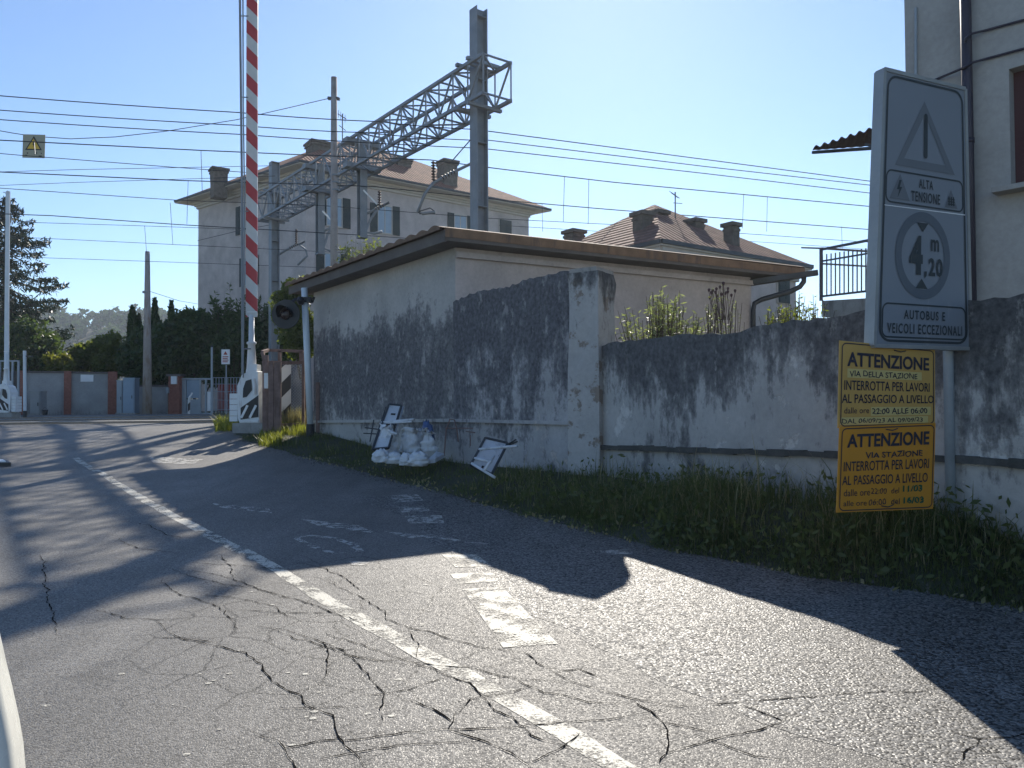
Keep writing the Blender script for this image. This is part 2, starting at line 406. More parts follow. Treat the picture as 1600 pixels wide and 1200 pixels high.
for q in ([(610, 775), (652, 773), (662, 783), (616, 786)], [(622, 793), (668, 792), (672, 800), (628, 802)], [(632, 807), (690, 806), (694, 818), (640, 819)],
          [(330, 787), (420, 795), (425, 803), (345, 794)], [(470, 812), (560, 822), (590, 835), (500, 824)], [(590, 830), (700, 842), (770, 852), (640, 842)], [(925, 862), (985, 860), (990, 867), (930, 868)],
          [(232, 714), (318, 718), (300, 726), (240, 724)], [(545, 878), (578, 880), (572, 886), (548, 884)]):
    patchquad(mb, q, .0088, 3)
ribbon(mb, [G(*p) for p in [(460, 842), (485, 838), (520, 842), (552, 852), (562, 862), (522, 866), (490, 856), (462, 842)]], .07, .0088, .01)
mb.build('faded_marking', M['paint2'], fix=False)['kind'] = 'structure'
# cracks: dark ribbons along the photographed network
M['crack'] = simple('crack_dark', (.016, .015, .014), 1, 0, .3, 20, 0, 0)
CR_ = [[(62, 868), (72, 905), (75, 940), (82, 970), (98, 1000)],
 [(185, 842), (215, 858), (250, 862), (275, 866)], [(190, 815), (235, 822), (262, 838), (300, 842)],
 [(235, 968), (262, 990), (330, 1010), (385, 1022), (410, 1040), (425, 1068), (470, 1088), (478, 1105), (520, 1120), (527, 1150), (560, 1185), (575, 1210)],
 [(250, 905), (280, 930), (330, 945), (360, 968), (372, 985)], [(262, 890), (310, 905), (350, 915), (400, 920), (470, 940), (520, 960), (580, 985)],
 [(300, 893), (340, 900), (372, 910), (415, 925), (450, 937)], [(240, 998), (300, 1000), (340, 1006)], [(150, 955), (195, 968), (240, 970), (290, 968)],
 [(400, 980), (440, 985), (490, 1000), (540, 1020), (575, 1055), (600, 1085), (598, 1128)], [(420, 985), (500, 1010), (560, 1030), (600, 1035), (640, 1030)],
 [(375, 955), (420, 958), (480, 960), (540, 958)], [(500, 905), (545, 925), (590, 950), (625, 978), (700, 1000), (760, 1015), (820, 1022), (838, 1038), (870, 1055), (920, 1075), (980, 1092), (1050, 1107), (1180, 1098), (1300, 1088), (1420, 1084), (1530, 1078)],
 [(455, 880), (500, 888), (540, 905), (565, 925)], [(505, 988), (560, 1008), (620, 1030), (680, 1042), (730, 1045), (790, 1060), (850, 1065), (910, 1072)],
 [(620, 1030), (680, 1048), (735, 1070), (752, 1090), (800, 1085), (835, 1072)], [(752, 1090), (790, 1120), (830, 1152), (850, 1160), (885, 1170)],
 [(378, 1140), (435, 1160), (445, 1172), (500, 1160), (560, 1158), (640, 1146), (700, 1142), (760, 1140), (830, 1135), (900, 1130), (980, 1122), (1040, 1112)],
 [(445, 1172), (460, 1200), (468, 1220)], [(700, 1142), (735, 1095), (752, 1090)], [(700, 1142), (760, 1162), (800, 1180), (830, 1205)], [(640, 1095), (680, 1112), (705, 1130)],
 [(800, 1060), (850, 1085), (920, 1100), (985, 1102)], [(890, 1165), (905, 1150), (880, 1170), (830, 1195)], [(985, 1095), (1035, 1130), (1045, 1160), (1030, 1195)], [(1030, 1130), (1080, 1140), (1125, 1150)],
 [(1040, 1180), (1110, 1160), (1180, 1145), (1225, 1130)], [(1225, 1130), (1160, 1105)], [(1480, 1145), (1530, 1158), (1600, 1150), (1680, 1145)], [(1530, 1158), (1500, 1195)],
 [(500, 1190), (590, 1172), (680, 1165), (770, 1158)], [(420, 1110), (500, 1108), (560, 1105)], [(560, 1090), (640, 1080), (700, 1060)], [(300, 880), (380, 885), (460, 893)], [(345, 868), (360, 885), (365, 902)], [(1085, 1150), (1130, 1165), (1180, 1185), (1230, 1190)],
 [(320, 930), (390, 940), (430, 950), (455, 968)], [(505, 1005), (512, 1030), (508, 1060)], [(640, 990), (655, 1012), (650, 1030)], [(868, 1052), (905, 1048), (940, 1062)]]
mb = MB()
for ln in CR_:
    pts = [G(px, min(py, 1230)) for px, py in ln]; fine = [pts[0]]
    for a, b in zip(pts, pts[1:]):
        k = max(2, int((b-a).length/.035)); d = (b-a); s = Vector((-d.y, d.x, 0)).normalized(); wk = 0.0; am = min(.014, d.length*.04)
        for i in range(1, k+1):
            wk = wk*.72+random.gauss(0, am*.62)
            fine.append(a+d*(i/k)+s*(wk*min(1, 3*(k-i)/k)))
    k = len(fine); wv = [max(.0012, random.gauss(.0027, .0016))*(.35+.65*min(1, 6*min(i, k-1-i)/k)) for i in range(k)]
    Lp = []; Rp = []
    for i, p in enumerate(fine):
        d = fine[min(i+1, k-1)]-fine[max(i-1, 0)]; d.z = 0
        if d.length < 1e-6: d = Vector((1, 0, 0))
        d.normalize(); s = Vector((-d.y, d.x, 0)); Lp.append(drape(p+s*wv[i], .0095)); Rp.append(drape(p-s*wv[i], .0095))
    for i in range(k-1): mb.face([Lp[i], Rp[i], Rp[i+1], Lp[i+1]])
mb.build('road_cracks', M['crack'], fix=False)['kind'] = 'structure'
# bits of flaked paint and pale stones lying about
mb = MB()
for i in range(70):
    px = random.gauss(560, 200); py = random.uniform(890, 1190); p = G(px, py); r = random.uniform(.006, .022)
    mb.face([drape(p+Vector((math.cos(t)*r*random.uniform(.6, 1.3), math.sin(t)*r*random.uniform(.5, 1), 0)), .008) for t in np.arange(0, 6.2, 1.05)])
o = mb.build('paint_flakes', M['paint'], fix=False); o['kind'] = 'stuff'
# rails and concrete deck of the level crossing
tdir = Vector((.966, .259, 0)); tn = Vector((-.259, .966, 0)); M['rail'] = simple('worn_rail', (.16, .13, .11), .35, .8, .2)
mb = MB()
for off_ in (0, 4.2, 9.0):
    for g_ in (0, 1.435):
        c = Vector((-9.5, 22.5, .862))+tn*(off_+g_-1.0)
        mb.bar(c-tdir*28, c+tdir*8, .07, .03)
mb.build('crossing_rails', M['rail'])['kind'] = 'structure'
# ------------------------------------------------------------------ rendered walls
def wall(name, p0, p1, zb0, zb1, zt, th, mat, parent=None, n=40, jit=.03, side=1, base=None):
    """upright wall from p0 to p1, its seen face on that line; zt(t) is the top"""
    p0 = Vector((p0[0], p0[1], 0)); p1 = Vector((p1[0], p1[1], 0)); d = p1-p0; nn = Vector((-d.y, d.x, 0)).normalized()*side
    mb = MB(); tops = []
    for i in range(n+1):
        t = i/n; tops.append(zt(t)+random.uniform(-jit, jit))
    lev = [0, .15, .3, .45, .6, .75, .88, 1]
    for i in range(n):
        t0, t1 = i/n, (i+1)/n
        for a, b in zip(lev, lev[1:]):
            q = []; uv = []
            for t, l, tp in ((t0, a, tops[i]), (t1, a, tops[i+1]), (t1, b, tops[i+1]), (t0, b, tops[i])):
                P = p0+d*t; zb = zb0+(zb1-zb0)*t; q.append((P.x, P.y, zb+(tp-zb)*l)); uv.append((t*d.length, l))
            mb.face(q, uv=uv)
        A = p0+d*t0; B = p0+d*t1
        mb.face([(A.x, A.y, tops[i]), (B.x, B.y, tops[i+1]), (B.x+nn.x*th, B.y+nn.y*th, tops[i+1]-.02), (A.x+nn.x*th, A.y+nn.y*th, tops[i]-.02)], uv=[(0, 1)]*4)
        mb.face([(A.x+nn.x*th, A.y+nn.y*th, zb0), (B.x+nn.x*th, B.y+nn.y*th, zb1), (B.x+nn.x*th, B.y+nn.y*th, tops[i+1]-.02), (A.x+nn.x*th, A.y+nn.y*th, tops[i]-.02)], uv=[(0, 0), (1, 0), (1, 1), (0, 1)])
    for P, tp, zb in ((p0, tops[0], zb0), (p1, tops[-1], zb1)):
        mb.face([(P.x, P.y, zb), (P.x+nn.x*th, P.y+nn.y*th, zb), (P.x+nn.x*th, P.y+nn.y*th, tp-.02), (P.x, P.y, tp)], uv=[(0, 0), (.3, 0), (.3, 1), (0, 1)])
    return mb.build(name, mat, parent, base=base)
M['seg2'] = plaster('render_black_drips', (.47, .455, .43), (.075, .076, .08), [(0, .45), (.12, .3), (.45, .32), (.64, .46), (.82, .66), (1, .92)], 1.1, 2.1, patch=(.62, .6, .56), patch_t=.58, seed=3.1)
M['seg1'] = plaster('render_dark_all_over', (.44, .425, .415), (.085, .085, .093), [(0, .25), (.2, .32), (.4, .52), (.6, .62), (.8, .75), (1, .95)], 1.6, 2.1, patch=(.55, .5, .46), patch_t=.6, seed=8.4)
M['cabin'] = plaster('cabin_render', (.5, .48, .45), (.095, .094, .1), [(0, .3), (.1, .25), (.22, .55), (.45, .78), (.66, .66), (.8, .3), (1, .1)], 2.2, 1.5, patch_t=.66, seed=1.7, drip=.08)
M['cabinr'] = plaster('cabin_pinkish_render', (.52, .475, .46), (.25, .22, .2), [(0, .3), (.5, .1), (.9, .1), (1, .35)], .8, .6, patch_t=.75, seed=5.7)
M['pillar'] = plaster('pillar_render', (.5, .49, .47), (.045, .047, .05), [(0, .35), (.3, .1), (.7, .2), (.86, .42), (1, .72)], 1, 1.9, patch=(.28, .24, .2), patch_t=.55, seed=2.2)
C0 = U(712, 600, 13.2); C1 = U(490, 600, 18.6); C2 = U(1175, 600, 16.6)
for c in (C0, C1, C2): c.z = 0
C3_ = C1+(C2-C0)
ZR = 4.06
base = (C0.x, C0.y, .2)
cabin = thing('crossing_cabin', base, 'low stained plaster cabin with an overhanging tiled roof beside the level crossing', 'cabin')
wall('wall', C0, C1, .05, .35, lambda t: ZR, .25, M['cabin'], cabin, 30, 0, -1)
wall('wall', C0+(C2-C0).normalized()*.003, C2, .05, .05, lambda t: ZR, .25, M['cabinr'], cabin, 20, 0, 1)
mb = MB(); mb.prism([C1+(C2-C0).normalized()*.26, C3_, C2+(C1-C0).normalized()*.26, C2+(C1-C0).normalized()*.5, C3_-(C2-C0).normalized()*.25+(C0-C1).normalized()*.25, C1+(C2-C0).normalized()*.26+(C0-C1).normalized()*.25], (0, 0, ZR)); mb.build('wall', M['concrete'], cabin)
dl = (C1-C0).normalized(); dr = (C2-C0).normalized(); nl = -dr; nr = -dl
# plinth moulding
mb = MB(); a = C0+Vector((-.02, -.02, 0)); 
mb.bar(Vector((C0.x, C0.y, 1.08))-dr*.02, Vector((C1.x, C1.y, .93))-dr*.02, .06, .06); mb.build('plinth_moulding', M['cabin'], cabin)
# roof slab, corrugated sheets, fascia
E0 = C0-dr*.42-dl*.42; E1 = C1-dr*.42+dl*.5; E2 = C2-dl*.42+dr*1.15; E3 = C3_+dl*.5+dr*1.15
M['soffit'] = simple('soffit_boards', (.12, .105, .095), .8, 0, .3); M['fascia'] = simple('fascia_rusty', (.2, .12, .07), .7, 0, .3, 5, .1, dirt=((.06, .05, .05), .55, .7))
mb = MB(); z0 = 4.07
mb.prism([Vector((e.x, e.y, z0)) for e in (E0, E1, E3, E2)], (0, 0, .1)); mb.build('soffit', M['soffit'], cabin)
mb = MB()
mb.prism([Vector((e.x, e.y, z0-.02)) for e in (E0-nl*.03, E0+nl*.012, E1+nl*.012, E1-nl*.03)], (0, 0, .19)); mb.build('fascia', M['soffit'], cabin)
mb = MB()
mb.prism([Vector((e.x, e.y, z0+.06)) for e in (E0+nr*.012, E0-nr*.03, E2-nr*.03, E2+nr*.012)], (0, 0, .155)); mb.build('fascia', M['fascia'], cabin)
nw = int((E1-E0).length/.034); vs = []; fs = []
for i in range(nw+1):
    p = E0+(E1-E0)*(i/nw); ph = (p-E0).length/.42
    hh = .055*abs(math.sin(math.pi*ph))
    for q, zz in ((p+nl*.1, z0+.17), (p+nl*.1, z0+.215+hh), (p+(E2-E0), z0+.245+hh), (p+(E2-E0), z0+.2)): vs.append((q.x, q.y, zz))
for i in range(nw):
    for k in range(3): fs.append((i*4+k, (i+1)*4+k, (i+1)*4+k+1, i*4+k+1))
mb = MB(); mb.raw(vs, fs); M['tilec'] = simple('cabin_roof_tiles', (.16, .1, .065), .85, 0, .4, 6, .3); mb.build('roof', M['tilec'], cabin)
# dark flashing under the right rake and render band
mb = MB(); mb.bar(Vector((C0.x, C0.y, 3.93))+nr*.05-dl*0, Vector((C2.x, C2.y, 3.93))+nr*.05, .06, .1); mb.build('cornice', M['cabinr'], cabin)
# gutter and swan-neck pipe at the right end
gp0 = U(1172, 441, 16.6); gp1 = U(1278, 426, 16.2)
mb = MB(); mb.bar(gp0, gp1, .13, .11); mb.build('gutter', M['darksteel'], cabin)
mb = MB(); mb.tube([U(1256, 432, 16.3), U(1256, 440, 16.3), U(1250, 448, 16.3), U(1236, 455, 16.35), U(1190, 468, 16.5), U(1179, 474, 16.55), U(1177, 484, 16.55), U(1177, 560, 16.55)], .055, 8); mb.build('downpipe', M['darksteel'], cabin, smooth=True)
# arched door in the right wall
M['brown'] = simple('brown_door', (.065, .04, .035), .6, 0, .3)
mb = MB(); ac = hit(1022, 560, C0, nr); az_ = hit(1022, 463, C0, nr).z; rw = 1.75; pts = []
ac = Vector((ac.x, ac.y, 0))+nr*.006
for i in range(21):
    t = math.pi*i/20; pts.append(ac+dr*(math.cos(t)*rw)+Vector((0, 0, az_-.95+math.sin(t)*.95)))
pts = [ac+dr*rw+Vector((0, 0, .2))]+pts+[ac-dr*rw+Vector((0, 0, .2))]
mb.prism(pts, nr*.03); mb.build('arched_door', M['brown'], cabin)
mb = MB(); hk = hit(570, 475, C0, nl)
for s in (-.05, .05): mb.box(hk+nl*.03+dl*s, (.03, .05, .22)); mb.tube([hk+nl*.05+dl*s, hk+nl*.05+dl*s-Vector((0, 0, .4))], .012, 5)
mb.build('wall_bracket', M['darksteel'], cabin)
# boundary wall flush with the cabin, pillar and low wall
off1 = nl*.07
S0 = C0+off1-dl*.05; S1 = U(897, 600, 10.45)+off1*.3; S1.z = 0
gw = thing('boundary_wall', (S1.x, S1.y, .3), 'high black-stained plaster wall between the cabin and the crumbling pillar', 'wall')
wall('wall', S0, S1, .05, .2, lambda t: 3.17+.02*math.sin(9*t)-.05*sm(.0, .3, .3-t)+(.03 if .55 < t < .8 else 0), .3, M['seg1'], gw, 36, .022, 1)
d1 = (S1-S0).normalized(); n1 = Vector((d1.y, -d1.x, 0)); 
if n1.y > 0: n1 = -n1
mb = MB(); mb.bar(S0+n1*.02+Vector((0, 0, 1.08)), S1+n1*.02+Vector((0, 0, 1.1)), .07, .05); mb.build('plinth_moulding', M['seg1'], gw)
W0 = U(938, 600, 10.25); W1 = U(1600, 600, 5.45); W0.z = W1.z = 0
dw = (W1-W0).normalized(); W2 = W1+dw*3.6; nw_ = Vector((dw.y, -dw.x, 0))
if nw_.y > 0: nw_ = -nw_
pc = (S1+W0)/2
pil = thing('wall_pillar', (pc.x, pc.y, .3), 'crumbling square plaster pillar with a stone cap at the step in the wall', 'pillar')
PA = S1+n1*.09; PB = U(936, 600, 10.12); PB.z = 0; pd = (PB-PA).normalized(); pn = Vector((pd.y, -pd.x, 0)); pn = -pn if pn.y > 0 else pn
PC = PA-pn*.52; PD_ = PB-pn*.52; ht = 3.13
mb = MB(); lev = [0.05, .5, 1, 1.5, 1.8, 2.1, 2.4, 2.7, 3.0, ht]
ring = densify([PA, PB], .12)+densify([PB, PD_], .12)[1:]+densify([PD_, PC], .12)[1:]+densify([PC, PA], .12)[1:-1]
k = len(ring); grid = []
cen = (PA+PB+PC+PD_)/4
for z in lev:
    grid.append([Vector((p.x, p.y, z))+(p-cen)*(random.uniform(-.1, .02) if z > 1.9 else random.uniform(-.02, .02)) for p in ring])
for a in range(len(lev)-1):
    for i in range(k):
        j = (i+1) % k; mb.face([grid[a][i], grid[a][j], grid[a+1][j], grid[a+1][i]], uv=[(i*.1, lev[a]/ht), (i*.1+.1, lev[a]/ht), (i*.1+.1, lev[a+1]/ht), (i*.1, lev[a+1]/ht)])
mb.face(grid[-1], uv=[(0, 1)]*k); mb.build('shaft', M['pillar'], pil)
mb = MB(); mb.box((cen.x, cen.y, ht+.02), ((PB-PA).length*.86, .5, .07), pd, pn, None); mb.build('cap', M['concrete'], pil)
lw = thing('boundary_wall', (W0.x, W0.y, .4), 'long low plaster wall with black drip stains behind the road signs', 'wall')
wt0, wt1 = U(938, 541, 10.25).z, U(1600, 456, 5.45).z; LT = (W2-W0).length; t1_ = (W1-W0).length/LT
wall('wall', W0, W2, .2, .35, lambda t: wt0+(wt1-wt0)*t/t1_+.02*math.sin(17*t)+.015*math.sin(41*t), .28, M['seg2'], lw, 90, .014, 1)
mb = MB(); l0 = U(938, 699, 10.2).z; l1 = U(1480, 714, 6.1).z
pts = []
for i in range(40):
    t = i/39; P = W0+(W2-W0)*t; pts.append(Vector((P.x, P.y, l0+(l1-l0)*min(1, t*LT/(W1-W0).length*1.15)))+nw_*.02)
M['ledge'] = simple('mossy_ledge', (.07, .07, .065), .95, 0, .5, 6, .5)
for a, b in zip(pts, pts[1:]): mb.bar(a, b+Vector((0, 0, random.uniform(-.008, .008))), .07, random.uniform(.045, .07))
mb.build('ledge', M['ledge'], lw)
# the leftmost corner post of the cabin wall
rp = U(497, 600, 18.3); rp.z = .45; pp = thing('corner_post', rp, 'rust red steel post at the left corner of the cabin', 'post')
mb = MB(); mb.box((rp.x, rp.y, 1.0), (.09, .09, 1.75)); mb.build('shaft', M['rust'], pp); mb = MB(); mb.box((rp.x+.14, rp.y+.03, 2.05), (.13, .1, 3.6)); mb.build('concrete_strip', M['concrete'], pp)
# ------------------------------------------------------------------ building at the right edge
M['rb'] = plaster('house_render_grey', (.42, .41, .385), (.2, .19, .18), [(0, .5), (.2, .15), (1, .12)], .6, .7, patch=(.36, .33, .29), patch_t=.7, seed=4.4)
B0 = U(1423, 600, 8.3); B0.z = 0; bd = Vector((math.sin(R(41.7)), -math.cos(R(41.7)), 0)); bn = Vector((-bd.y, bd.x, 0)); bn = -bn if bn.y > 0 else bn
bt = thing('house', (B0.x+1, B0.y, .6), 'tall grey rendered house at the right edge with a dark drainpipe', 'house')
B1 = B0+bd*7; ZB = 8.6
wl_x = 1578
wz0 = hit(1590, 292, B0, bn).z; wz1 = hit(1590, 104, B0, bn).z
ws = (hit(wl_x, 200, B0, bn)-B0).dot(bd); we = ws+1.05
mb = MB()
def fq(a, b, z0, z1):
    mb.face([B0+bd*a+Vector((0, 0, z0)), B0+bd*b+Vector((0, 0, z0)), B0+bd*b+Vector((0, 0, z1)), B0+bd*a+Vector((0, 0, z1))], uv=[(a, z0/ZB), (b, z0/ZB), (b, z1/ZB), (a, z1/ZB)])
fq(0, ws, .3, ZB); fq(ws, we, .3, wz0); fq(ws, we, wz1, ZB); fq(we, 7, .3, ZB)
for a in (ws, we):
    mb.face([B0+bd*a+Vector((0, 0, wz0)), B0+bd*a-bn*.2+Vector((0, 0, wz0)), B0+bd*a-bn*.2+Vector((0, 0, wz1)), B0+bd*a+Vector((0, 0, wz1))], uv=[(0, .6)]*4)
for z in (wz0, wz1):
    mb.face([B0+bd*ws+Vector((0, 0, z)), B0+bd*we+Vector((0, 0, z)), B0+bd*we-bn*.2+Vector((0, 0, z)), B0+bd*ws-bn*.2+Vector((0, 0, z))], uv=[(0, .6)]*4)
for P, Q in ((B0, B0-bn*9), (B1, B1-bn*9), (B0-bn*9, B1-bn*9)):
    mb.face([P+Vector((0, 0, .3)), Q+Vector((0, 0, .3)), Q+Vector((0, 0, ZB)), P+Vector((0, 0, ZB))], uv=[(0, 0), (9, 0), (9, 1), (0, 1)])
mb.build('wall', M['rb'], bt, fix=False)
mb = MB(); mb.prism([B0-bd*.5+bn*.5, B1+bd*.5+bn*.5, B1+bd*.5-bn*9.5, B0-bd*.5-bn*9.5], (0, 0, .18)); 
for i, v in enumerate(mb.v): mb.v[i] = v+Vector((0, 0, ZB))
mb.build('roof', M['tilec'], bt)
M['shutter_red'] = simple('dark_red_shutter', (.09, .035, .035), .6, 0, .2)
mb = MB(); zc = (wz0+wz1)/2
mb.box(B0+bd*((ws+we)/2)-bn*.17+Vector((0, 0, zc)), (we-ws, .04, wz1-wz0), bd, bn)
k = int((wz1-wz0)/.06)
for i in range(k): mb.box(B0+bd*((ws+we)/2)-bn*.145+Vector((0, 0, wz0+.03+i*.06)), (we-ws-.12, .02, .045), bd, bn+Vector((0, 0, -.35)))
win = mb.build('window', M['shutter_red'], bt)
mb = MB(); mb.box(B0+bd*((ws+we)/2)+bn*.02+Vector((0, 0, wz0-.03)), (we-ws+.24, .34, .05), bd, bn); mb.build('sill', M['concrete'], win)
dp = (hit(1519, 300, B0, bn)-B0).dot(bd)
mb = MB(); mb.tube([B0+bd*dp+bn*.09+Vector((0, 0, .4)), B0+bd*dp+bn*.09+Vector((0, 0, ZB-.1))], .052, 10)
for z in (2.2, 4.0, 6.2): mb.tube([B0+bd*dp+bn*.09+Vector((0, 0, z)), B0+bd*dp+bn*.09+Vector((0, 0, z+.05))], .06, 10)
M['pipe'] = simple('dark_pipe', (.045, .04, .055), .45, .2, .2); mb.build('drainpipe', M['pipe'], bt, smooth=True)
for ln, r_ in (([(1507, 0), (1507, 200), (1507, 420)], .012), ([(1431, 12), (1431, 120), (1431, 260)], .014)):
    mb = MB(); mb.tube([hit(*p, B0+bn*.02, bn) for p in ln], r_, 6); mb.build('conduit', M['greymetal'], bt)
for ln in ([(1508, 66), (1509, 60), (1517, 53), (1537, 48), (1600, 31), (1680, 8)], [(1440, 133), (1463, 124), (1508, 105), (1519, 98), (1540, 92), (1600, 76), (1680, 52)]):
    mb = MB(); mb.tube([hit(*p, B0+bn*(.16 if 1505 < p[0] < 1530 else .025), bn) for p in ln], .013, 6); mb.build('cable', M['pipe'], bt, smooth=True)
# corrugated canopy and terrace on the hidden side of that house
aw = thing('canopy', U(1340, 300, 9.6), 'dark corrugated canopy jutting out behind the tall grey sign', 'canopy')
M['corr'] = simple('corrugated_sheet', (.05, .036, .036), .8, .05, .25)
q0, q1 = U(1270, 235, 10.9), U(1392, 226, 9.7); q2, q3 = U(1400, 190, 9.3), U(1272, 231.5, 10.5)
mb = MB(); n_ = 72
for i in range(n_+1):
    t = i/n_; wv_ = math.sin(t*n_/8*2*math.pi)
    a = q0.lerp(q1, t)+Vector((0, 0, .004*wv_)); b = q3.lerp(q2, t)+Vector((0, 0, .02*wv_))
    mb.v += [a, b, b+Vector((0, 0, .015)), a+Vector((0, 0, .015))]
for i in range(n_):
    for k in range(4): mb.f.append((i*4+k, i*4+(k+1) % 4, (i+1)*4+(k+1) % 4, (i+1)*4+k)); mb.mi.append(0)
mb.build('roof_sheet', M['corr'], aw)
mb = MB(); mb.bar(U(1352, 225, 9.3), U(1400, 243, 9.0), .03); mb.bar(q0-Vector((0, 0, .03)), q1-Vector((0, 0, .03)), .04); mb.build('bracket', M['darksteel'], aw)
te = thing('terrace', U(1340, 500, 9.6), 'small raised terrace with thin iron railing left of the tall grey sign', 'terrace')
t0, t1 = U(1284, 470, 10.2), U(1420, 462, 8.8); td = (t1-t0).normalized(); tb = Vector((-td.y, td.x, 0)); tb = -tb if tb.y < 0 else tb
mb = MB(); mb.prism([t0, t1, t1+tb*1.8, t0+tb*1.8], (0, 0, -.22)); mb.build('slab', M['concrete'], te)
mb = MB(); mb.prism([t0+td*.1+tb*.1, t1+tb*.1, t1+tb*1.7, t0+td*.1+tb*1.7], (0, 0, -1.9))
for i, v in enumerate(mb.v): mb.v[i] = v-Vector((0, 0, .22))
mb.build('base_wall', M['rb'], te)
rail_m = simple('iron_railing', (.09, .095, .11), .5, .3, .2)
mb = MB()
def rl(pa, pb, r): mb.bar(U(*pa, 10.2), U(*pb, 9.2), r)
mb.bar(U(1283, 470, 10.2), U(1283, 387, 10.2), .035)
rl((1283, 390), (1380, 371), .03); rl((1285, 408), (1380, 392), .02); rl((1285, 463), (1380, 452), .025); rl((1253, 387), (1285, 388), .02)
for i in range(15):
    t = i/14; mb.bar(U(1285+t*95, 463-t*11, 10.2-t), U(1285+t*95, 398-t*14, 10.2-t), .013)
mb.bar(U(1283, 412, 10.2), U(1283, 412, 10.2)+tb*1.7, .02); mb.bar(U(1283, 388, 10.2), U(1283, 388, 10.2)+tb*1.7, .025)
mb.build('railing', rail_m, te)
# ------------------------------------------------------------------ houses behind the railway
M['hw'] = plaster('pink_grey_house_render', (.58, .51, .48), (.32, .29, .27), [(0, .3), (.2, .1), (.92, .1), (1, .3)], .5, .5, patch_t=.8, seed=9.1)
M['eave'] = simple('pale_eave_moulding', (.52, .48, .43), .8, 0, .1)
M['shgreen'] = simple('dark_green_shutter', (.02, .035, .035), .55, 0, .2)
M['glass'] = simple('window_glass', (.3, .38, .45), .12, 0, .1, 2, 0, .8)
M['chim'] = simple('mossy_chimney', (.13, .11, .09), .95, 0, .45, 5, .6)
def house(name, label, C, Lc, Rc, zb, ze, rise, over, wallm, group=None, cols=None):
    C = Vector((C.x, C.y, 0)); Lc = Vector((Lc.x, Lc.y, 0)); Rc = Vector((Rc.x, Rc.y, 0)); Fc = Lc+Rc-C
    t = thing(name, (C.x, C.y, zb), label, 'house', group)
    mb = MB(); P = [C, Rc, Fc, Lc]
    for i in range(4):
        a, b = P[i], P[(i+1) % 4]; w_ = (b-a).length
        mb.face([(a.x, a.y, zb), (b.x, b.y, zb), (b.x, b.y, ze), (a.x, a.y, ze)], uv=[(0, 0), (w_, 0), (w_, 1), (0, 1)])
    mb.build('wall', wallm, t)
    a = (Rc-C).normalized(); b = (Lc-C).normalized(); la, lb = (Rc-C).length+2*over, (Lc-C).length+2*over
    O = C-a*over-b*over; Q = [O, O+a*la, O+a*la+b*lb, O+b*lb]; hi = min(la, lb)/2
    if la >= lb: r0, r1 = O+a*hi+b*lb/2, O+a*(la-hi)+b*lb/2
    else: r0, r1 = O+a*la/2+b*hi, O+a*la/2+b*(lb-hi)
    up = lambda p, z: Vector((p.x, p.y, z))
    mb = MB()
    z1 = ze+.12
    if la >= lb: sl = [[Q[0], Q[1], r1, r0], [Q[1], Q[2], r1], [Q[2], Q[3], r0, r1], [Q[3], Q[0], r0]]
    else: sl = [[Q[0], Q[1], r0], [Q[1], Q[2], r1, r0], [Q[2], Q[3], r1], [Q[3], Q[0], r0, r1]]
    for s in sl: mb.face([up(p, z1+.1 if p in Q else z1+.1+rise) for p in s])
    for i in range(4): mb.face([up(Q[i], z1), up(Q[(i+1) % 4], z1), up(Q[(i+1) % 4], z1+.1), up(Q[i], z1+.1)])
    roof = mb.build('roof', rooftile('roof_tiles_'+name, (a.x, a.y, 0), cols or (.3, .14, .09), .3), t)
    mb = MB(); mb.prism([up(p, ze+.02) for p in Q], (0, 0, .095)); ev = mb.build('eave', M['eave'], roof)
    mb = MB()
    for i in range(4):
        p, q = Q[i], Q[(i+1) % 4]; mb.bar(up(p, z1+.03), up(q, z1+.03), .15, .14)
    mb.build('gutter', M['darksteel'], roof)
    mb = MB()
    for k_, (o_, z_) in enumerate(((.06, -.35), (.16, -.18), (.3, -.05))):
        c_ = [C-a*o_-b*o_, Rc+a*o_-b*o_, Fc+a*o_+b*o_, Lc-a*o_+b*o_]
        for i in range(4): mb.bar(up(c_[i], ze+z_), up(c_[(i+1) % 4], ze+z_), .14, .16)
    mb.build('cornice', M['eave'], t)
    return t, roof, C, a, b
def window(t, P, ax, n, z0, z1, wd, open_=(1, 1), closed=False):
    """P foot point on the facade, ax along it, n outward"""
    P = Vector((P.x, P.y, 0)); c = P+Vector((0, 0, (z0+z1)/2)); h = z1-z0
    mb = MB()
    for s in (-1, 1): mb.box(c+ax*(s*wd/2)+n*.03, (.1, .08, h+.1), ax, n)
    for z in (z0, z1): mb.box(P+Vector((0, 0, z))+n*.032, (wd+.1, .09, .1), ax, n)
    mb.box(c+n*.03, (.06, .05, h), ax, n)
    w_ = mb.build('window', M['eave'], t)
    mb = MB(); mb.box(c+n*.01, (wd, .03, h), ax, n); mb.build('pane', M['glass'], w_)
    for s, o_ in ((-1, open_[0]), (1, open_[1])):
        mb = MB()
        cc = c+ax*(s*wd*.25)+n*.09 if closed else c+ax*(s*(wd*.5+wd*.26))+n*.07
        mb.box(cc, (wd*.5, .04, h+.06), ax, n)
        for i in range(int(h/.12)): mb.box(cc+n*.025+Vector((0, 0, -h/2+.06+i*.12)), (wd*.4, .02, .07), ax, n+Vector((0, 0, -.3)))
        if o_: mb.build('shutter', M['shgreen'], w_)
HC = U(478, 263, 48); HL = U(310, 320, 56); HR = U(826, 326, 59)
zE = HC.z-.1
ht_, hroof, hc, ha, hb = house('house', 'big pinkish grey house with dark green shutters behind the gantry', HC, HL, HR, .6, zE, 4.3, 1.1, M['hw'])
def onf(px, py, n, c=None): return hit(px, py, c or hc, n)
def perp(v):
    q = Vector((-v.y, v.x, 0)).normalized(); return -q if q.y > 0 else q
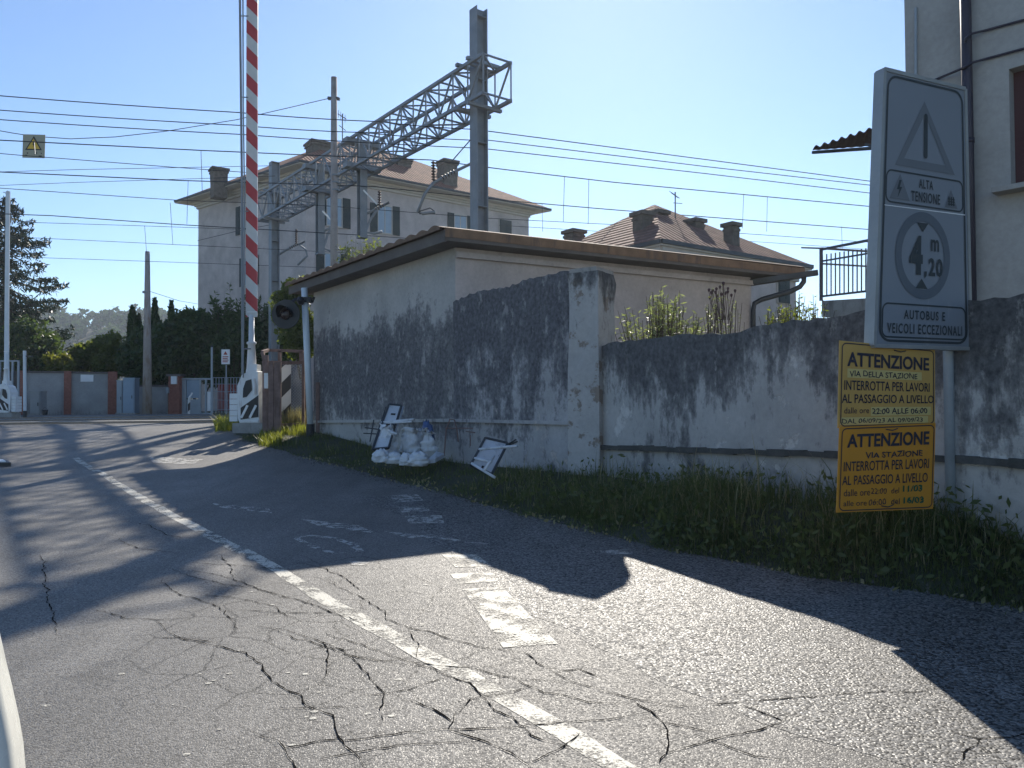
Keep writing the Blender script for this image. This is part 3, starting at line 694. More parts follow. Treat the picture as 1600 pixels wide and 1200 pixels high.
hnR, hnL = perp(ha), perp(hb)
for px, py0, py1, wd in ((522, 308, 347, 1.1), (601, 321, 357, 1.1), (719, 336, 360, 1.1), (789, 345, 369, 1.1)):
    p = onf(px, py0, hnR); window(ht_, p, ha, hnR, p.z-1.9, p.z, wd, closed=(px == 789))
for px, py0 in ((519, 396), (604, 402)):
    p = onf(px, py0, hnR); window(ht_, p, ha, hnR, p.z-1.9, p.z, 1.1)
for px, py0 in ((384, 321), (390, 402)):
    p = onf(px, py0, hnL); window(ht_, p, hb, hnL, p.z-1.9, p.z, 1.1)
def chimney(root, px, pyb, pyt, d, w, cap=.1, rag=True):
    P = U(px, pyb, d); T = U(px, pyt, d); mb = MB(); z = P.z-.8; H = T.z-z
    k = 7
    for i in range(k):
        f = random.uniform(.94, 1.04) if rag else 1
        mb.box((P.x, P.y, z+H*(i+.5)/k), (w*f, w*f, H/k-.003), (.82, .57, 0), (-.57, .82, 0))
    mb.box((P.x, P.y, T.z), (w*1.12+cap, w*1.12+cap, .14), (.82, .57, 0), (-.57, .82, 0)); mb.box((P.x, P.y, T.z-.2), (w*1.12, w*1.12, .1), (.82, .57, 0), (-.57, .82, 0))
    mb.build('chimney', M['chim'], root)
chimney(hroof, 342, 292, 266, 52, .95); chimney(hroof, 498, 255, 226, 52, 1.35); chimney(hroof, 627, 278, 252, 56, 1.1); chimney(hroof, 699, 290, 254, 55, 1.1)
KC = U(1032, 378, 26); KR = U(1243, 414, 30.6); kb = Vector((-(KR.y-KC.y), KR.x-KC.x, 0)).normalized()*8; KL = KC+kb
k_, kroof, kc, ka, kbn = house('house', 'low pinkish house with a brown tiled hip roof and small chimneys right of the cabin', KC, KL, KR, .6, KC.z-.25, 2.7, .45, M['hw'], cols=(.27, .15, .11))
for px, pb, pt, d, wd in ((1004, 352, 335, 28.5, .52), (1029, 350, 333, 30, .5), (1086, 354, 346, 30, .5), (1143, 372, 352, 29, .42), (897, 372, 363, 33, .62)):
    chimney(kroof, px, pb, pt, d, wd, .12, False)
p = hit(1222, 437, kc, perp(ka)); window(k_, p, ka, perp(ka), p.z-.9, p.z, .7, closed=True)
an = U(1055, 350, 30); at_ = thing('tv_antenna', an, 'thin television aerial standing on the low brown tiled roof', 'antenna')
mb = MB(); mb.tube([an-Vector((0, 0, .6)), U(1055, 300, 30)], .025, 6); mb.build('mast', M['darksteel'], at_)
mb = MB(); mb.bar(U(1049, 301, 30), U(1060, 309, 30.4), .03)
for i in range(4): c = U(1049+i*3.3, 301+i*2.2, 30+i*.1); mb.bar(c-Vector((.12, .2, 0)), c+Vector((.12, .2, 0)), .015)
mb.bar(U(1052, 317, 30), U(1066, 318, 30), .02); mb.build('elements', M['darksteel'], at_)
an = U(561, 230, 52); at_ = thing('tv_antenna', U(541, 240, 50), 'thin television aerial on the big house roof beside the tall concrete pole', 'antenna')
mb = MB(); mb.tube([U(535, 250, 50), U(535, 178, 50)], .035, 6); mb.build('mast', M['darksteel'], at_)
mb = MB(); mb.bar(U(528, 178, 50), U(541, 186, 50), .05); mb.bar(U(530, 196, 50), U(540, 204, 50), .04)
for i in range(4): c = U(529+i*3.4, 178+i*2.4, 50); mb.bar(c-Vector((0, 0, .25)), c+Vector((0, 0, .25)), .025)
mb.build('elements', M['darksteel'], at_)
# ------------------------------------------------------------------ railway portal gantry
P1 = U(750, 600, 24.0); P2 = U(428, 600, 38.5); P1.z = P2.z = .75
ga = Vector((P2.x-P1.x, P2.y-P1.y, 0)).normalized(); gb = Vector((-ga.y, ga.x, 0)); gb = -gb if gb.y > 0 else gb   # gb: towards us
gan = thing('railway_gantry', P1, 'grey steel lattice gantry spanning the railway tracks', 'gantry')
def hbeam(P, z0, z1, w_, d_, name='post', mat=None):
    mb = MB(); h = z1-z0; c = Vector((P.x, P.y, (z0+z1)/2)); fx = gb; fy = ga
    mb.box(c+fy*(d_/2-.015), (w_, .03, h), fx, fy); mb.box(c-fy*(d_/2-.015), (w_, .03, h), fx, fy); mb.box(c, (.025, d_-.06, h), fx, fy)
    for i in range(1, int(h/1.6)): mb.box(c+Vector((0, 0, -h/2+i*1.6)), (w_-.03, d_-.06, .02), fx, fy)
    return mb.build(name, M['steel'], gan)
zt1 = U(748, 15, 24).z; zt2 = U(428, 254, 38.5).z
mb = MB(); zc = (.7+zt1)/2
def post(P, zt, w_):
    mb = MB(); c = Vector((P.x, P.y, (.7+zt)/2)); h = zt-.7
    rx = Vector((1, 0, 0)) # web and two flanges of a broad H section
    u = (ga*.8+gb*.6).normalized(); v = Vector((-u.y, u.x, 0))
    u, v = gb, ga
    mb.box(c+u*(w_/2-.015), (.03, w_*.95, h), u, v); mb.box(c-u*(w_/2-.015), (.03, w_*.95, h), u, v); mb.box(c, (w_-.06, .03, h), u, v)
    for z in np.arange(1.5, zt, 2.0): mb.box((P.x, P.y, z), (w_-.06, w_*.9, .02), u, v)
    mb.build('post', M['steel'], gan)
    mb = MB(); mb.box((P.x, P.y, .55), (1.0, 1.0, .7)); mb.build('footing', M['concrete'], gan)
post(P1, zt1, .42); post(P2, zt2, .42)
TL_ = (P2-P1).length; HH = U(750, 108, 24).z-.02; LL = HH-1.18; hw = .52
def TP(s, side, z): return P1+ga*s+gb*(side*hw)+Vector((0, 0, z-P1.z))
mb = MB(); s0, s1 = -1.0, TL_+1.1
for side in (-1, 1):
    for z in (HH, LL): mb.bar(TP(s0, side, z), TP(s1, side, z), .1, .1)
mb.build('chord', M['steel'], gan)
mb = MB(); nb = 24; st = (s1-s0)/nb
for i in range(nb+1):
    s = s0+i*st
    for side in (-1, 1): mb.bar(TP(s, side, LL), TP(s, side, HH), .05)
    for z in (HH, LL): mb.bar(TP(s, -1, z), TP(s, 1, z), .05)
    if i < nb:
        for side in (-1, 1): mb.bar(TP(s, side, LL if i % 2 else HH), TP(s+st, side, HH if i % 2 else LL), .05)
        for z in (HH, LL): mb.bar(TP(s, -1 if i % 2 else 1, z), TP(s+st, 1 if i % 2 else -1, z), .045)
mb.build('lattice', M['steel'], gan)
for Pp in (0, TL_):
    for z in (HH+.1, LL-.1):
        for o_ in (-.3, .3): mb = MB(); mb.bar(TP(Pp+o_, -1.25, z), TP(Pp+o_, 1.25, z), .12, .1); mb.build('seat_beam', M['steel'], gan)
# hanging drop posts and catenary arms
def drop(px, pyb):
    a, b = P1, P2; k = (px-800)/1200
    t = (k*a.y-a.x)/((b.x-a.x)-k*(b.y-a.y)); Pd = a.lerp(b, t); d = Pd.y
    zb = U(px, pyb, d).z; mb = MB(); c = Vector((Pd.x, Pd.y, (zb+HH)/2)); h = HH-zb
    for s in (-1, 1): mb.box(c+ga*(s*.15), (.3, .025, h), gb, ga)
    mb.box(c, (.025, .27, h), gb, ga); mb.box((Pd.x, Pd.y, zb), (.34, .36, .06), gb, ga)
    o = mb.build('drop_post', M['steel'], gan)
    for z in (HH-.1, LL+.1): mb = MB(); mb.box((Pd.x, Pd.y, z), (1.5, .4, .2), gb, ga); mb.build('clamp', M['steel'], o)
    return Pd, zb
D1, zb1 = drop(566, 371); D2, zb2 = drop(500, 397)
def arm(pts, ins, r, parent=gan):
    """tube arm through measured points; ins: the stretch carrying ribbed insulators"""
    mb = MB(); mb.tube(pts, r, 7); o = mb.build('catenary_arm', M['steel'], parent, smooth=True)
    for a, b in ins:
        mb = MB(); Ld = (b-a).length; d = (b-a).normalized(); prof = [(0, .03)]
        k = max(3, int(Ld/.09))
        for i in range(k): prof += [(Ld*(i+.2)/k, .035), (Ld*(i+.5)/k, .085), (Ld*(i+.8)/k, .035)]
        prof += [(Ld, .03)]; mb.lathe(a, prof, 10, d); mb.build('insulator', M['ceramic'], o)
d = 24.2
arm([U(742, 253, d), U(715, 266, d), U(694, 277, d), U(677, 286, d), U(664, 303, d), U(653, 331, d), U(660, 334, d), U(680, 331, d)], [(U(712, 267.5, d), U(690, 279, d)), (U(678, 283, d), U(677, 252, d))], .05)
mb = MB(); mb.bar(U(739, 214, d), U(706, 252, d), .03); mb.build('stay_rod', M['darksteel'], gan)
mb = MB(); mb.tube([U(653, 331, d), U(672, 325, d), U(679, 330, d)], .018, 5); mb.tube([U(655, 334, d), U(680, 334, d)], .02, 5); mb.build('steady_arm', M['darksteel'], gan)
for (px0, dd, pts, ins) in (
    (566, D1.y, [(570, 335), (585, 328), (608, 316), (590, 326), (578, 345), (571, 363), (585, 365), (597, 362)], [((593, 322), (593, 298)), ((586, 328), (600, 320))]),
    (500, D2.y, [(504, 362), (514, 357), (522, 350), (512, 366), (506, 388), (516, 392), (530, 389)], [((519, 352), (519, 336))]),
    (428, P2.y, [(434, 399), (455, 386), (476, 377), (468, 383), (478, 390), (480, 400), (465, 414)], [((463, 382), (463, 358)), ((452, 388), (466, 381))])):
    arm([U(*q, dd) for q in pts], [(U(*a, dd), U(*b, dd)) for a, b in ins], .055)
# bright diagonal stays
for a_, b_, y_ in (((568, 297), (589, 319), D1.y-.6), ((504, 330), (520, 347), D2.y-.6)): mb = MB(); mb.bar(U(*a_, y_), U(*b_, y_), .06); mb.build('stay_rod', M['white'], gan)
# ------------------------------------------------------------------ concrete poles
def pole(name, px, pyt, pyb, d, r0, r1, label, mat, cat='pole', zb=None):
    T = U(px, pyt, d); B = U(px, pyb, d); B = Vector((B.x, B.y, zb if zb is not None else B.z)); T.x = B.x+(T.x-B.x)*.7
    t = thing(name, B, label, cat); mb = MB(); mb.tube([B-Vector((0, 0, .2)), B.lerp(T, .5), T], [r0, (r0+r1)/2, r1], 12); mb.build('shaft', mat, t, smooth=True); return t, B, T
t, B, T = pole('concrete_pole', 522, 121, 640, 29, .17, .115, 'tall weathered concrete pole standing in front of the lattice gantry', M['poleconc'], zb=.8)
mb = MB(); mb.box(U(521, 154, 29), (.42, .16, .07)); mb.bar(U(512, 153, 29), U(531, 155, 29), .09); mb.build('crossarm', M['darksteel'], t)
for q in (273, 284, 296): mb = MB(); mb.tube([U(524, q, 29), U(524, q+2.5, 29)], .16, 12); mb.build('band', M['steel'], t)
t, B, T = pole('concrete_pole', 230, 393, 648, 39, .24, .11, 'grey pole standing in front of the far walls by the cypresses', M['poleconc'], zb=.85)
mb = MB(); mb.tube([U(228, 455, 39), U(228, 458, 39)], .17, 10); mb.build('band', M['steel'], t)
# ------------------------------------------------------------------ overhead wires
def wire(label, pts, r=.014, drops=(), sag=0.0, name='overhead_wire', group=None, dr=None):
    P = [U(*p) for p in pts]; fine = []
    for a, b in zip(P, P[1:]):
        for i in range(12):
            t = i/12; q = a.lerp(b, t); q.z -= sag*4*t*(1-t); fine.append(q)
    fine.append(P[-1]); mb = MB(); mb.tube(fine, r, 5)
    o = mb.build(name, M['wire'], base=fine[0]); tag(o, label, 'wire', group or 'overhead railway wires')
    for a, b in drops:
        mb = MB(); mb.tube([U(*a), U(*b)], .009, 4); mb.build('dropper', M['wire'], o)
    return o
W = wire
W('topmost wire, meeting the gantry post just under its lattice', [(-80, 143, 22.5), (375, 176, 23), (591, 190, 23.6), (738, 202, 24)], .016, sag=.03)
W('topmost wire on the sky side, running from gantry post to tall grey sign', [(763, 205, 24), (1100, 249, 27), (1480, 299, 31)], .016)
W('second wire from the top, left of the gantry post', [(-80, 166, 22.5), (375, 196, 23), (566, 207, 23.6), (738, 219, 24)], .015, sag=.03)
W('second wire from the top, right of the gantry post', [(763, 219, 24), (1100, 260, 27), (1480, 303, 31)], .015)
W('third wire from the top, left of the gantry post', [(-80, 181, 22.5), (375, 210, 23), (735, 231, 24)], .015, sag=.03)
W('third wire from the top, right of the gantry post', [(763, 233, 24), (1100, 271, 27), (1480, 316, 31)], .015)
W('messenger wire just below the lattice, carrying the long droppers on the right', [(-80, 215, 23), (313, 235, 24.5), (520, 244, 25.5), (672, 250, 26), (797, 266, 27), (960, 285, 28.5), (1480, 334, 33)], .018,
  [((314, 235, 24.5), (316, 299, 24.5)), ((882, 276, 28), (880, 347, 28)), ((920, 280, 28.3), (919, 350, 28.3)), ((1162, 303, 30.5), (1160, 357, 30.5)), ((1199, 307, 31), (1198, 362, 31))])
W('sloping wire crossing the sky below the hazard plate', [(-80, 233, 24), (36, 243, 24.3), (280, 262, 25), (420, 272, 26)], .012)
W('faint wire rising towards the boom just above the thick messenger', [(-80, 271, 30), (120, 265, 30), (375, 260, 30), (424, 259, 30)], .011)
W('faint wire rising towards the boom across the thick messenger', [(-80, 293, 33), (120, 285, 32), (375, 277, 31), (430, 275, 31)], .011)
W('thick messenger wire passing the left chimney of the big house', [(-80, 265, 27), (280, 282, 28.5), (520, 289, 30), (588, 292, 30.5), (797, 314, 32), (960, 328, 33), (1480, 368, 37)], .02,
  [((294, 282, 28.6), (292, 350, 28.6)), ((847, 319, 32.3), (848, 362, 32.3)), ((1315, 354, 35.5), (1316, 388, 35.5))])
W('wire just above the eave of the big house at its left corner', [(-80, 289, 28), (0, 294, 28), (280, 313, 29), (500, 321, 30), (764, 341, 32), (960, 351, 33.5), (1480, 387, 37)], .013)
W('thin wire parallel below the long contact wire at right', [(780, 352, 34), (960, 363, 35), (1200, 379, 37), (1480, 398, 39)], .011)
W('thick contact wire crossing the upper windows of the big house', [(-80, 331, 30), (80, 337, 30.5), (280, 351, 31.5), (540, 366, 32.5), (660, 374, 33.5), (790, 381, 34)], .018)
W('thin wire next below, carrying a dropper left of the house', [(-80, 343, 33), (30, 347, 33), (225, 353, 34), (310, 356, 34.5), (372, 358, 35)], .011, [((226, 353, 34), (229, 395, 36)), ((266, 317, 30), (270, 382, 36))])
W('thin wire under the thick contact wire left of the house', [(-80, 366, 36), (60, 372, 36), (270, 382, 36.5), (500, 393, 37.5), (560, 396, 38)], .012)
W('lowest overhead wire, crossing the concrete pole near its top', [(-80, 396, 38), (75, 403, 38.2), (280, 410, 38.8), (500, 418, 39.5), (560, 420, 40)], .012)
W('sagging stay wire holding the yellow hazard plate', [(-80, 190, 25.5), (20, 208, 26), (53, 213, 26.2), (110, 217, 26.6), (180, 214, 27), (260, 205, 27.6), (370, 187, 28.2), (440, 171, 28.6), (513, 154, 29)], .014, [((55, 241, 24.3), (53, 213, 26.2))])
W('short stay wire running from the far pole to the house wall', [(233, 455, 39), (280, 470, 44), (309, 475, 52)], .014)
W('service cable slanting across the left side of the big house', [(309, 376, 54), (375, 360, 51), (430, 350, 49)], .02, name='cable')
# hazard plate on the stay wire
hp = thing('hazard_plate', U(53, 228, 26), 'small square plate with a yellow lightning triangle hanging on the wires at upper left', 'warning sign')
hx = Vector((1, .03, -.02)).normalized(); hz = Vector((.02, 0, 1)); hc_ = U(53, 228.5, 26)
M['plate'] = simple('yellowish_plate', (.34, .33, .24), .5, 0, .12); M['signyellow'] = simple('hazard_yellow', (.65, .42, .03), .5, 0, .1); M['signblack'] = simple('sign_black', (.02, .02, .022), .6, 0, .2, 5, 0)
mb = MB(); mb.box(hc_, (.74, .025, .8), hx, None, hz); mb.build('panel', M['plate'], hp)
def onp(u, v, dz): return hc_+hx*(u*.74)+hz*(v*.8)-Vector((0, dz, 0))
mb = MB(); mb.face([onp(-.38, -.17, .018), onp(.38, -.17, .018), onp(0, .43, .018)])
mb.build('triangle', M['signblack'], hp)
mb = MB(); mb.face([onp(-.29, -.12, .022), onp(.29, -.12, .022), onp(0, .34, .022)]); mb.build('triangle', M['signyellow'], hp)
mb = MB(); mb.face([onp(*q, .026) for q in ((.01, .2), (-.05, .05), (0, .05), (-.03, -.07), (.06, .08), (.02, .08), (.04, .2))]); mb.build('lightning_bolt', M['signblack'], hp)
mb = MB()
for u, v, a in ((-.3, -.28, .06), (.1, -.27, .07), (.34, -.28, .04), (-.36, -.38, .08), (.24, -.4, .14)): mb.face([onp(u, v, .018), onp(u+a, v, .018), onp(u+a, v-.05, .018), onp(u, v-.05, .018)])
mb.build('lettering', M['signblack'], hp)
# ------------------------------------------------------------------ level crossing barriers
m, nt, p = newmat('red_white_stripes'); sp = N(nt, 'ShaderNodeSeparateXYZ'); L(nt, objc(nt), sp.inputs[0])
fr = mathn(nt, 'FRACT', mathn(nt, 'MULTIPLY', mathn(nt, 'ADD', sp.outputs[2], sp.outputs[0]), 1/.655))
n_ = noise(nt, objc(nt), 6, 5)
L(nt, mixc(nt, .25, mixc(nt, mathn(nt, 'GREATER_THAN', fr, .5), (.62, .62, .6), (.46, .03, .035)), ramp(nt, n_, [(.3, .6), (.7, 1)]), 'MULTIPLY'), p.inputs['Base Color']); p.inputs['Roughness'].default_value = .45
M['stripes'] = m
m, nt, p = newmat('black_white_hatching'); sp = N(nt, 'ShaderNodeSeparateXYZ'); L(nt, objc(nt), sp.inputs[0])
fr = mathn(nt, 'FRACT', mathn(nt, 'ADD', mathn(nt, 'MULTIPLY', mathn(nt, 'SUBTRACT', sp.outputs[2], sp.outputs[0]), 1.35), .3))
L(nt, mixc(nt, mathn(nt, 'GREATER_THAN', fr, .5), (.6, .59, .56), (.03, .03, .032)), p.inputs['Base Color']); p.inputs['Roughness'].default_value = .6
M['hatch'] = m
def barrier(o, sc, top, label, side=1, stripes=True):
    """o: foot, metres; sc: scale; everything in its own x (right), z (up)"""
    t = thing('level_crossing_barrier', o, label, 'barrier', 'level crossing barriers')
    X = Vector((1, 0, 0)); 
    def P(x, z, y=0): return Vector(o)+Vector((x*sc*side, y, z*sc))
    mb = MB(); mb.box(P(0, .02), (.8*sc, .6, .36*sc)); mb.build('plinth', M['concrete'], t)
    mb = MB(); body = [(-.24, .2), (-.29, .3), (-.31, 1.08), (-.2, 1.34), (.02, 1.47), (.18, 1.42), (.22, .2)]
    mb.prism([P(x, z, -.24) for x, z in body], (0, .48, 0)); mb.box(P(.02, 1.5), (.22*sc, .3, .2*sc)); mb.build('drive_housing', M['white'], t)
    mb = MB(); mb.prism([P(x, z, -.245) for x, z in ((-.16, 1.02), (-.1, 1.2), (.03, 1.24), (.05, .98), (-.08, .82), (-.17, .8))], (0, -.012, 0)); mb.build('opening', M['black'], t)
    mb = MB(); mb.prism([P(x, z, -.245) for x, z in ((-.22, .28), (.2, .34), (.2, .86), (.12, .8), (-.22, .56))], (0, -.01, 0)); lpn = mb.build('lower_panel', M['black'], t)
    mb = MB()
    for x in (-.14, .06): mb.bar(P(x-.06, .32, -.27), P(x+.09, .62, -.27), .055, .01, (0, 1, 0))
    mb.bar(P(-.24, .245, -.27), P(.21, .245, -.27), .06, .03, (0, 1, 0)); mb.build('diagonal_stripe', M['white'], lpn)
    mb = MB(); mb.tube([P(.08, 1.25, -.26), P(.13, 1.05, -.3), P(.12, .88, -.28)], .035, 7); mb.build('hydraulic_ram', M['white'], t)
    mb = MB()
    for i in range(5): mb.box(P(-.41, .3+i*.135), (.19*sc, .4, .125*sc))
    mb.build('counterweight', M['white'], t)
    # socket with flanges, then the boom
    mb = MB(); prof = [(0, .1), (.12, .13), (.14, .13), (.2, .115), (.5, .1), (.78, .085), (.8, .115), (.84, .115), (.86, .07), (1.5, .062)]
    mb.lathe(P(-.05*side, 1.3), [(h*sc, r*sc) for h, r in prof], 14); mb.build('boom_socket', M['white'], t, smooth=True)
    bz0 = P(0, 2.75).z; bx = P(-.05*side, 0).x; y0 = Vector(o).y
    if stripes:
        mb = MB(); mb.box((bx, y0, (bz0+top)/2), (.27*sc, .05, top-bz0)); boom = mb.build('boom', M['stripes'], t)
    else:
        mb = MB(); mb.box((bx, y0, (bz0-1.1+top)/2), (.17*sc, .06, top-bz0+1.1)); boom = mb.build('boom', M['whitepole'], t)
    mb = MB(); mb.box((bx+.02, y0-.03, bz0+.12), (.24*sc, .012, .025)); mb.build('end_clip', M['cleanwhite'], boom)
    return t, P
bo = U(396, 668, 18.5); bo.z = road_z(bo.x, bo.y)+.02
bar, BP = barrier(bo, 1.0, U(393, -35, 18.5).z, 'near level crossing barrier with its red and white boom raised upright')
fb = U(11, 648, 32); fb.z = .85
fbar, FP = barrier(fb, .95, U(6, 299, 32).z, 'far level crossing barrier raised upright at the left edge', -1, stripes=False)
mb = MB(); mb.tube([U(12, 298, 32), U(13, 560, 32), U(14, 610, 32)], .035, 8); mb.bar(U(5, 300, 32), U(12, 303, 32), .04); mb.build('stay_tube', M['whitepole'], fbar)
mb = MB(); mb.tube([U(374.5, -30, 18.3), U(378, 290, 18.3), U(379, 598, 18.3)], .028, 8)
mb.tube([U(379.5, -30, 18.2), U(380, 160, 18.2), U(382, 300, 18.2), U(381, 450, 18.2), U(380, 590, 18.2)], .016, 6)
for q in (25, 152, 330): mb.bar(U(375, q, 18.3), U(388, q, 18.4), .022)
mb.bar(U(378, 545, 18.3), U(392, 545, 18.4), .03); mb.bar(U(378, 594, 18.3), U(392, 600, 18.5), .03)
mb.build('stay_tube', M['steel'], bar)
# rusty guard cage right of the barrier drive
gc = U(440, 668, 18.9); gc.z = road_z(gc.x, gc.y); cage = thing('guard_cage', gc, 'rusty steel guard frame with black and white hatched boards beside the near barrier', 'guard frame')
dq = 18.4
def Cq(px, py, d=dq): return U(px, py, d)
mb = MB()
for px, y0_, d, w_ in ((415, 555, 18.2, .13), (424, 565, 18.0, .12), (434, 566, 18.0, .16), (474, 552, 18.9, .06)): 
    a = Cq(px, y0_, d); mb.box((a.x, a.y, (a.z+gc.z)/2), (w_, .07, a.z-gc.z))
for a, b in (((410, 550, 18.3), (420, 547, 18.9)), ((420, 547, 18.9), (474, 549, 18.9)), ((410, 566, 18.3), (474, 567, 18.8)), ((410, 550, 18.3), (414, 566, 18.3)), ((440, 664, 18.2), (474, 663, 18.8)), ((470, 549, 18.9), (470, 567, 18.9)), ((437, 548, 18.9), (437, 568, 18.9))):
    mb.bar(Cq(*a), Cq(*b), .07)
mb.build('frame', M['rust'], cage)
for px, py, d in ((417, 595, 18.1), ):
    mb = MB(); a = Cq(px, py, d); mb.box((a.x, a.y-.06, a.z), (.09, .02, .36)); mb.build('reflector', M['white'], cage)
a = Cq(429, 567, 18.15); b = Cq(429, 664, 18.15)
mb = MB(); mb.box((a.x, a.y, (a.z+b.z)/2), (.2, .03, a.z-b.z)); mb.build('hatched_board', M['hatch'], cage)
a = Cq(446, 570, 19.2); b = Cq(446, 652, 19.2)
mb = MB(); mb.box((a.x, a.y, (a.z+b.z)/2), (.27, .03, a.z-b.z)); mb.build('hatched_board', M['hatch'], cage)
# chain link panel
fn = thing('chain_link_fence', U(462, 660, 19.4), 'short chain link fence panel between the guard frame and the cabin corner', 'fence')
mb = MB(); x0, x1 = Cq(439, 600, 19.4).x, Cq(478, 600, 19.4).x; zb_, zt_ = gc.z+.05, Cq(450, 568, 19.4).z
for i in range(-26, 20):
    for s in (1, -1):
        xa = x0+i*.075; za, zb2 = zb_, zt_
        p0_ = [xa, zb_] if s > 0 else [xa, zt_]; Hh = zt_-zb_
        xs, xe = xa, xa+Hh
        u0, u1 = max(0, (x0-xs)/Hh), min(1, (x1-xs)/Hh)
        if u1 <= u0: continue
        z_ = lambda u: zb_+Hh*u if s > 0 else zt_-Hh*u
        mb.bar((xs+Hh*u0, 19.4, z_(u0)), (xs+Hh*u1, 19.4, z_(u1)), .007)
mb.build('mesh', M['darksteel'], fn)
mb = MB(); mb.bar((x0, 19.4, gc.z), (x0, 19.4, zt_), .05); mb.bar((x1, 19.4, gc.z), (x1, 19.4, zt_), .05); mb.bar((x0, 19.4, zt_), (x1, 19.4, zt_), .04); mb.build('frame', M['rust'], fn)
# crossing light on its post
lp = U(485, 672, 17.6); lp.z = road_z(lp.x, lp.y)+.05
lt = thing('crossing_light', lp, 'white post carrying a round black warning light disc beside the cabin corner', 'signal')
Tq = U(475.5, 450, 17.6); Bq = Vector((lp.x, lp.y, lp.z+.2))
mb = MB(); mb.tube([Bq, Tq], .072, 14); mb.build('post', M['whitepole'], lt, smooth=True)
mb = MB(); mb.tube([lp-Vector((0, 0, .2)), Bq+Vector((0, 0, .06))], .095, 14); mb.build('socket', M['black'], lt)
dc = U(446.5, 491, 17.4); ax = Vector((-.12, -1, 0)).normalized()
mb = MB(); mb.lathe(dc+ax*-.02, [(0, .33), (.015, .335), (.03, .33)], 36, ax); disc = mb.build('backing_disc', M['black'], lt)
mb = MB(); mb.lathe(dc+ax*.012, [(0, .13), (.02, .13), (.06, .1), (.07, .02)], 24, ax); mb.build('lens', simple('dark_red_lens', (.02, .008, .009), .3, 0, .1), disc, smooth=True)
hv = []; hf = []; sx = ax.cross(Vector((0, 0, 1))).normalized()
for i in range(17):
    t = math.radians(-25+230*i/16)
    o_ = sx*math.cos(t)*.17+Vector((0, 0, math.sin(t)*.17)); ln = .1+.2*max(0, math.sin(t))
    hv += [dc+o_+ax*.01, dc+o_*1.02+ax*ln]
for i in range(16): hf.append((2*i, 2*i+1, 2*i+3, 2*i+2))
mb = MB(); mb.raw(hv, hf); mb.build('hood', M['black'], disc)
mb = MB(); pq = U(476.5, 469, 17.6); mb.tube([pq, U(462, 468, 17.5), U(447, 478, 17.43)], .035, 8); mb.box(pq, (.3, .22, .12)); mb.tube([pq+Vector((.06, 0, 0)), U(489, 471, 17.6), U(491, 464, 17.6)], .03, 8); mb.lathe(U(470, 470, 17.45), [(-.09, .05), (0, .1), (.09, .05)], 10); mb.build('bracket', M['black'], lt)
# ------------------------------------------------------------------ far side of the crossing
def farwall(pxa, pxb, da, db, pyta, pytb, label, cols, plate=None):
    a, b = U(pxa, 648, da), U(pxb, 648, db); a.z = b.z = .8
    t = thing('boundary_wall', (a+b)/2, label, 'wall'); d = (b-a).normalized(); n = Vector((d.y, -d.x, 0))
    zt = (U(pxa, pyta, da).z+U(pxb, pytb, db).z)/2
    wall('wall_panel', a, b, .78, .78, lambda q: zt, .18, M['farwall'], t, 8, .004, 1)
    mb = MB(); c = (a+b)/2; mb.box((c.x, c.y+.09, zt+.04), ((b-a).length, .3, .09), d, Vector((-d.y, d.x, 0))); mb.build('coping', M['soffit'], t)
    for px, wpx in cols:
        p = hit(px, 620, a, n); w_ = wpx*p.y/1200; mb = MB(); mb.box((p.x, p.y-.02, (.78+zt+.1)/2), (w_, .3, zt+.1-.78), d, Vector((-d.y, d.x, 0))); mb.build('brick_pier', M['brick'], t)
    return t, a, d, n, zt
M['farwall'] = plaster('far_wall_render', (.4, .4, .39), (.14, .14, .14), [(0, .5), (.2, .25), (.8, .15), (1, .3)], .5, .9, patch_t=.72, seed=6.2)
ft, fa, fd, fnn, fz = farwall(30, 182, 38, 40, 583, 583, 'far grey rendered wall with red brick piers beyond the tracks', ((34, 8), (106, 10), (176, 13)))
mb = MB(); p = hit(136, 591, fa, fnn); mb.box(p+fnn*.03, (.58, .02, .36), fd, fnn); mb.build('notice', M['cleanwhite'], ft)
ft2, fa2, fd2, fnn2, fz2 = farwall(210, 262, 41, 41.5, 604, 604, 'lower grey wall between the blue cabinet and the brick gate pier', ())
def cab(name, px0, px1, pyt, d, label, mat, cat, depth=.5, pyb=648):
    a, b = U(px0, pyb, d), U(px1, pyb, d); zt = U(px0, pyt, d).z; t = thing(name, ((a.x+b.x)/2, d, .82), label, cat)
    w_ = b.x-a.x; mb = MB(); mb.box(((a.x+b.x)/2, d+depth/2, (.8+zt)/2), (w_, depth, zt-.8)); mb.build('body', mat, t)
    mb = MB(); mb.box(((a.x+b.x)/2, d-.015, (.9+zt)/2), (w_*.86, .03, (zt-.9)*.92)); dr_ = mb.build('door', mat, t)
    mb = MB(); mb.box(((a.x+b.x)/2+w_*.3, d-.045, (.8+zt)/2), (.03, .03, .16)); mb.build('handle', M['darksteel'], dr_)
    mb = MB(); mb.box(((a.x+b.x)/2, d+depth/2, zt+.03), (w_*1.08, depth*1.1, .06)); mb.build('lid', mat, t)
    mb = MB(); mb.box(((a.x+b.x)/2, d+depth/2, .8), (w_*1.25, depth*1.2, .22)); mb.build('plinth', M['concrete'], t)
    return t
M['bluecab'] = simple('blue_grey_cabinet', (.24, .31, .38), .5, .1, .1); M['greycab'] = simple('grey_cabinet', (.27, .28, .28), .6, 0, .12)
cab('utility_cabinet', 192, 210, 592, 38.8, 'tall blue grey utility cabinet beside the last brick pier', M['bluecab'], 'cabinet')
cab('utility_cabinet', 47, 63, 613, 37.2, 'squat pale grey utility box standing against the far rendered wall', M['greycab'], 'cabinet')
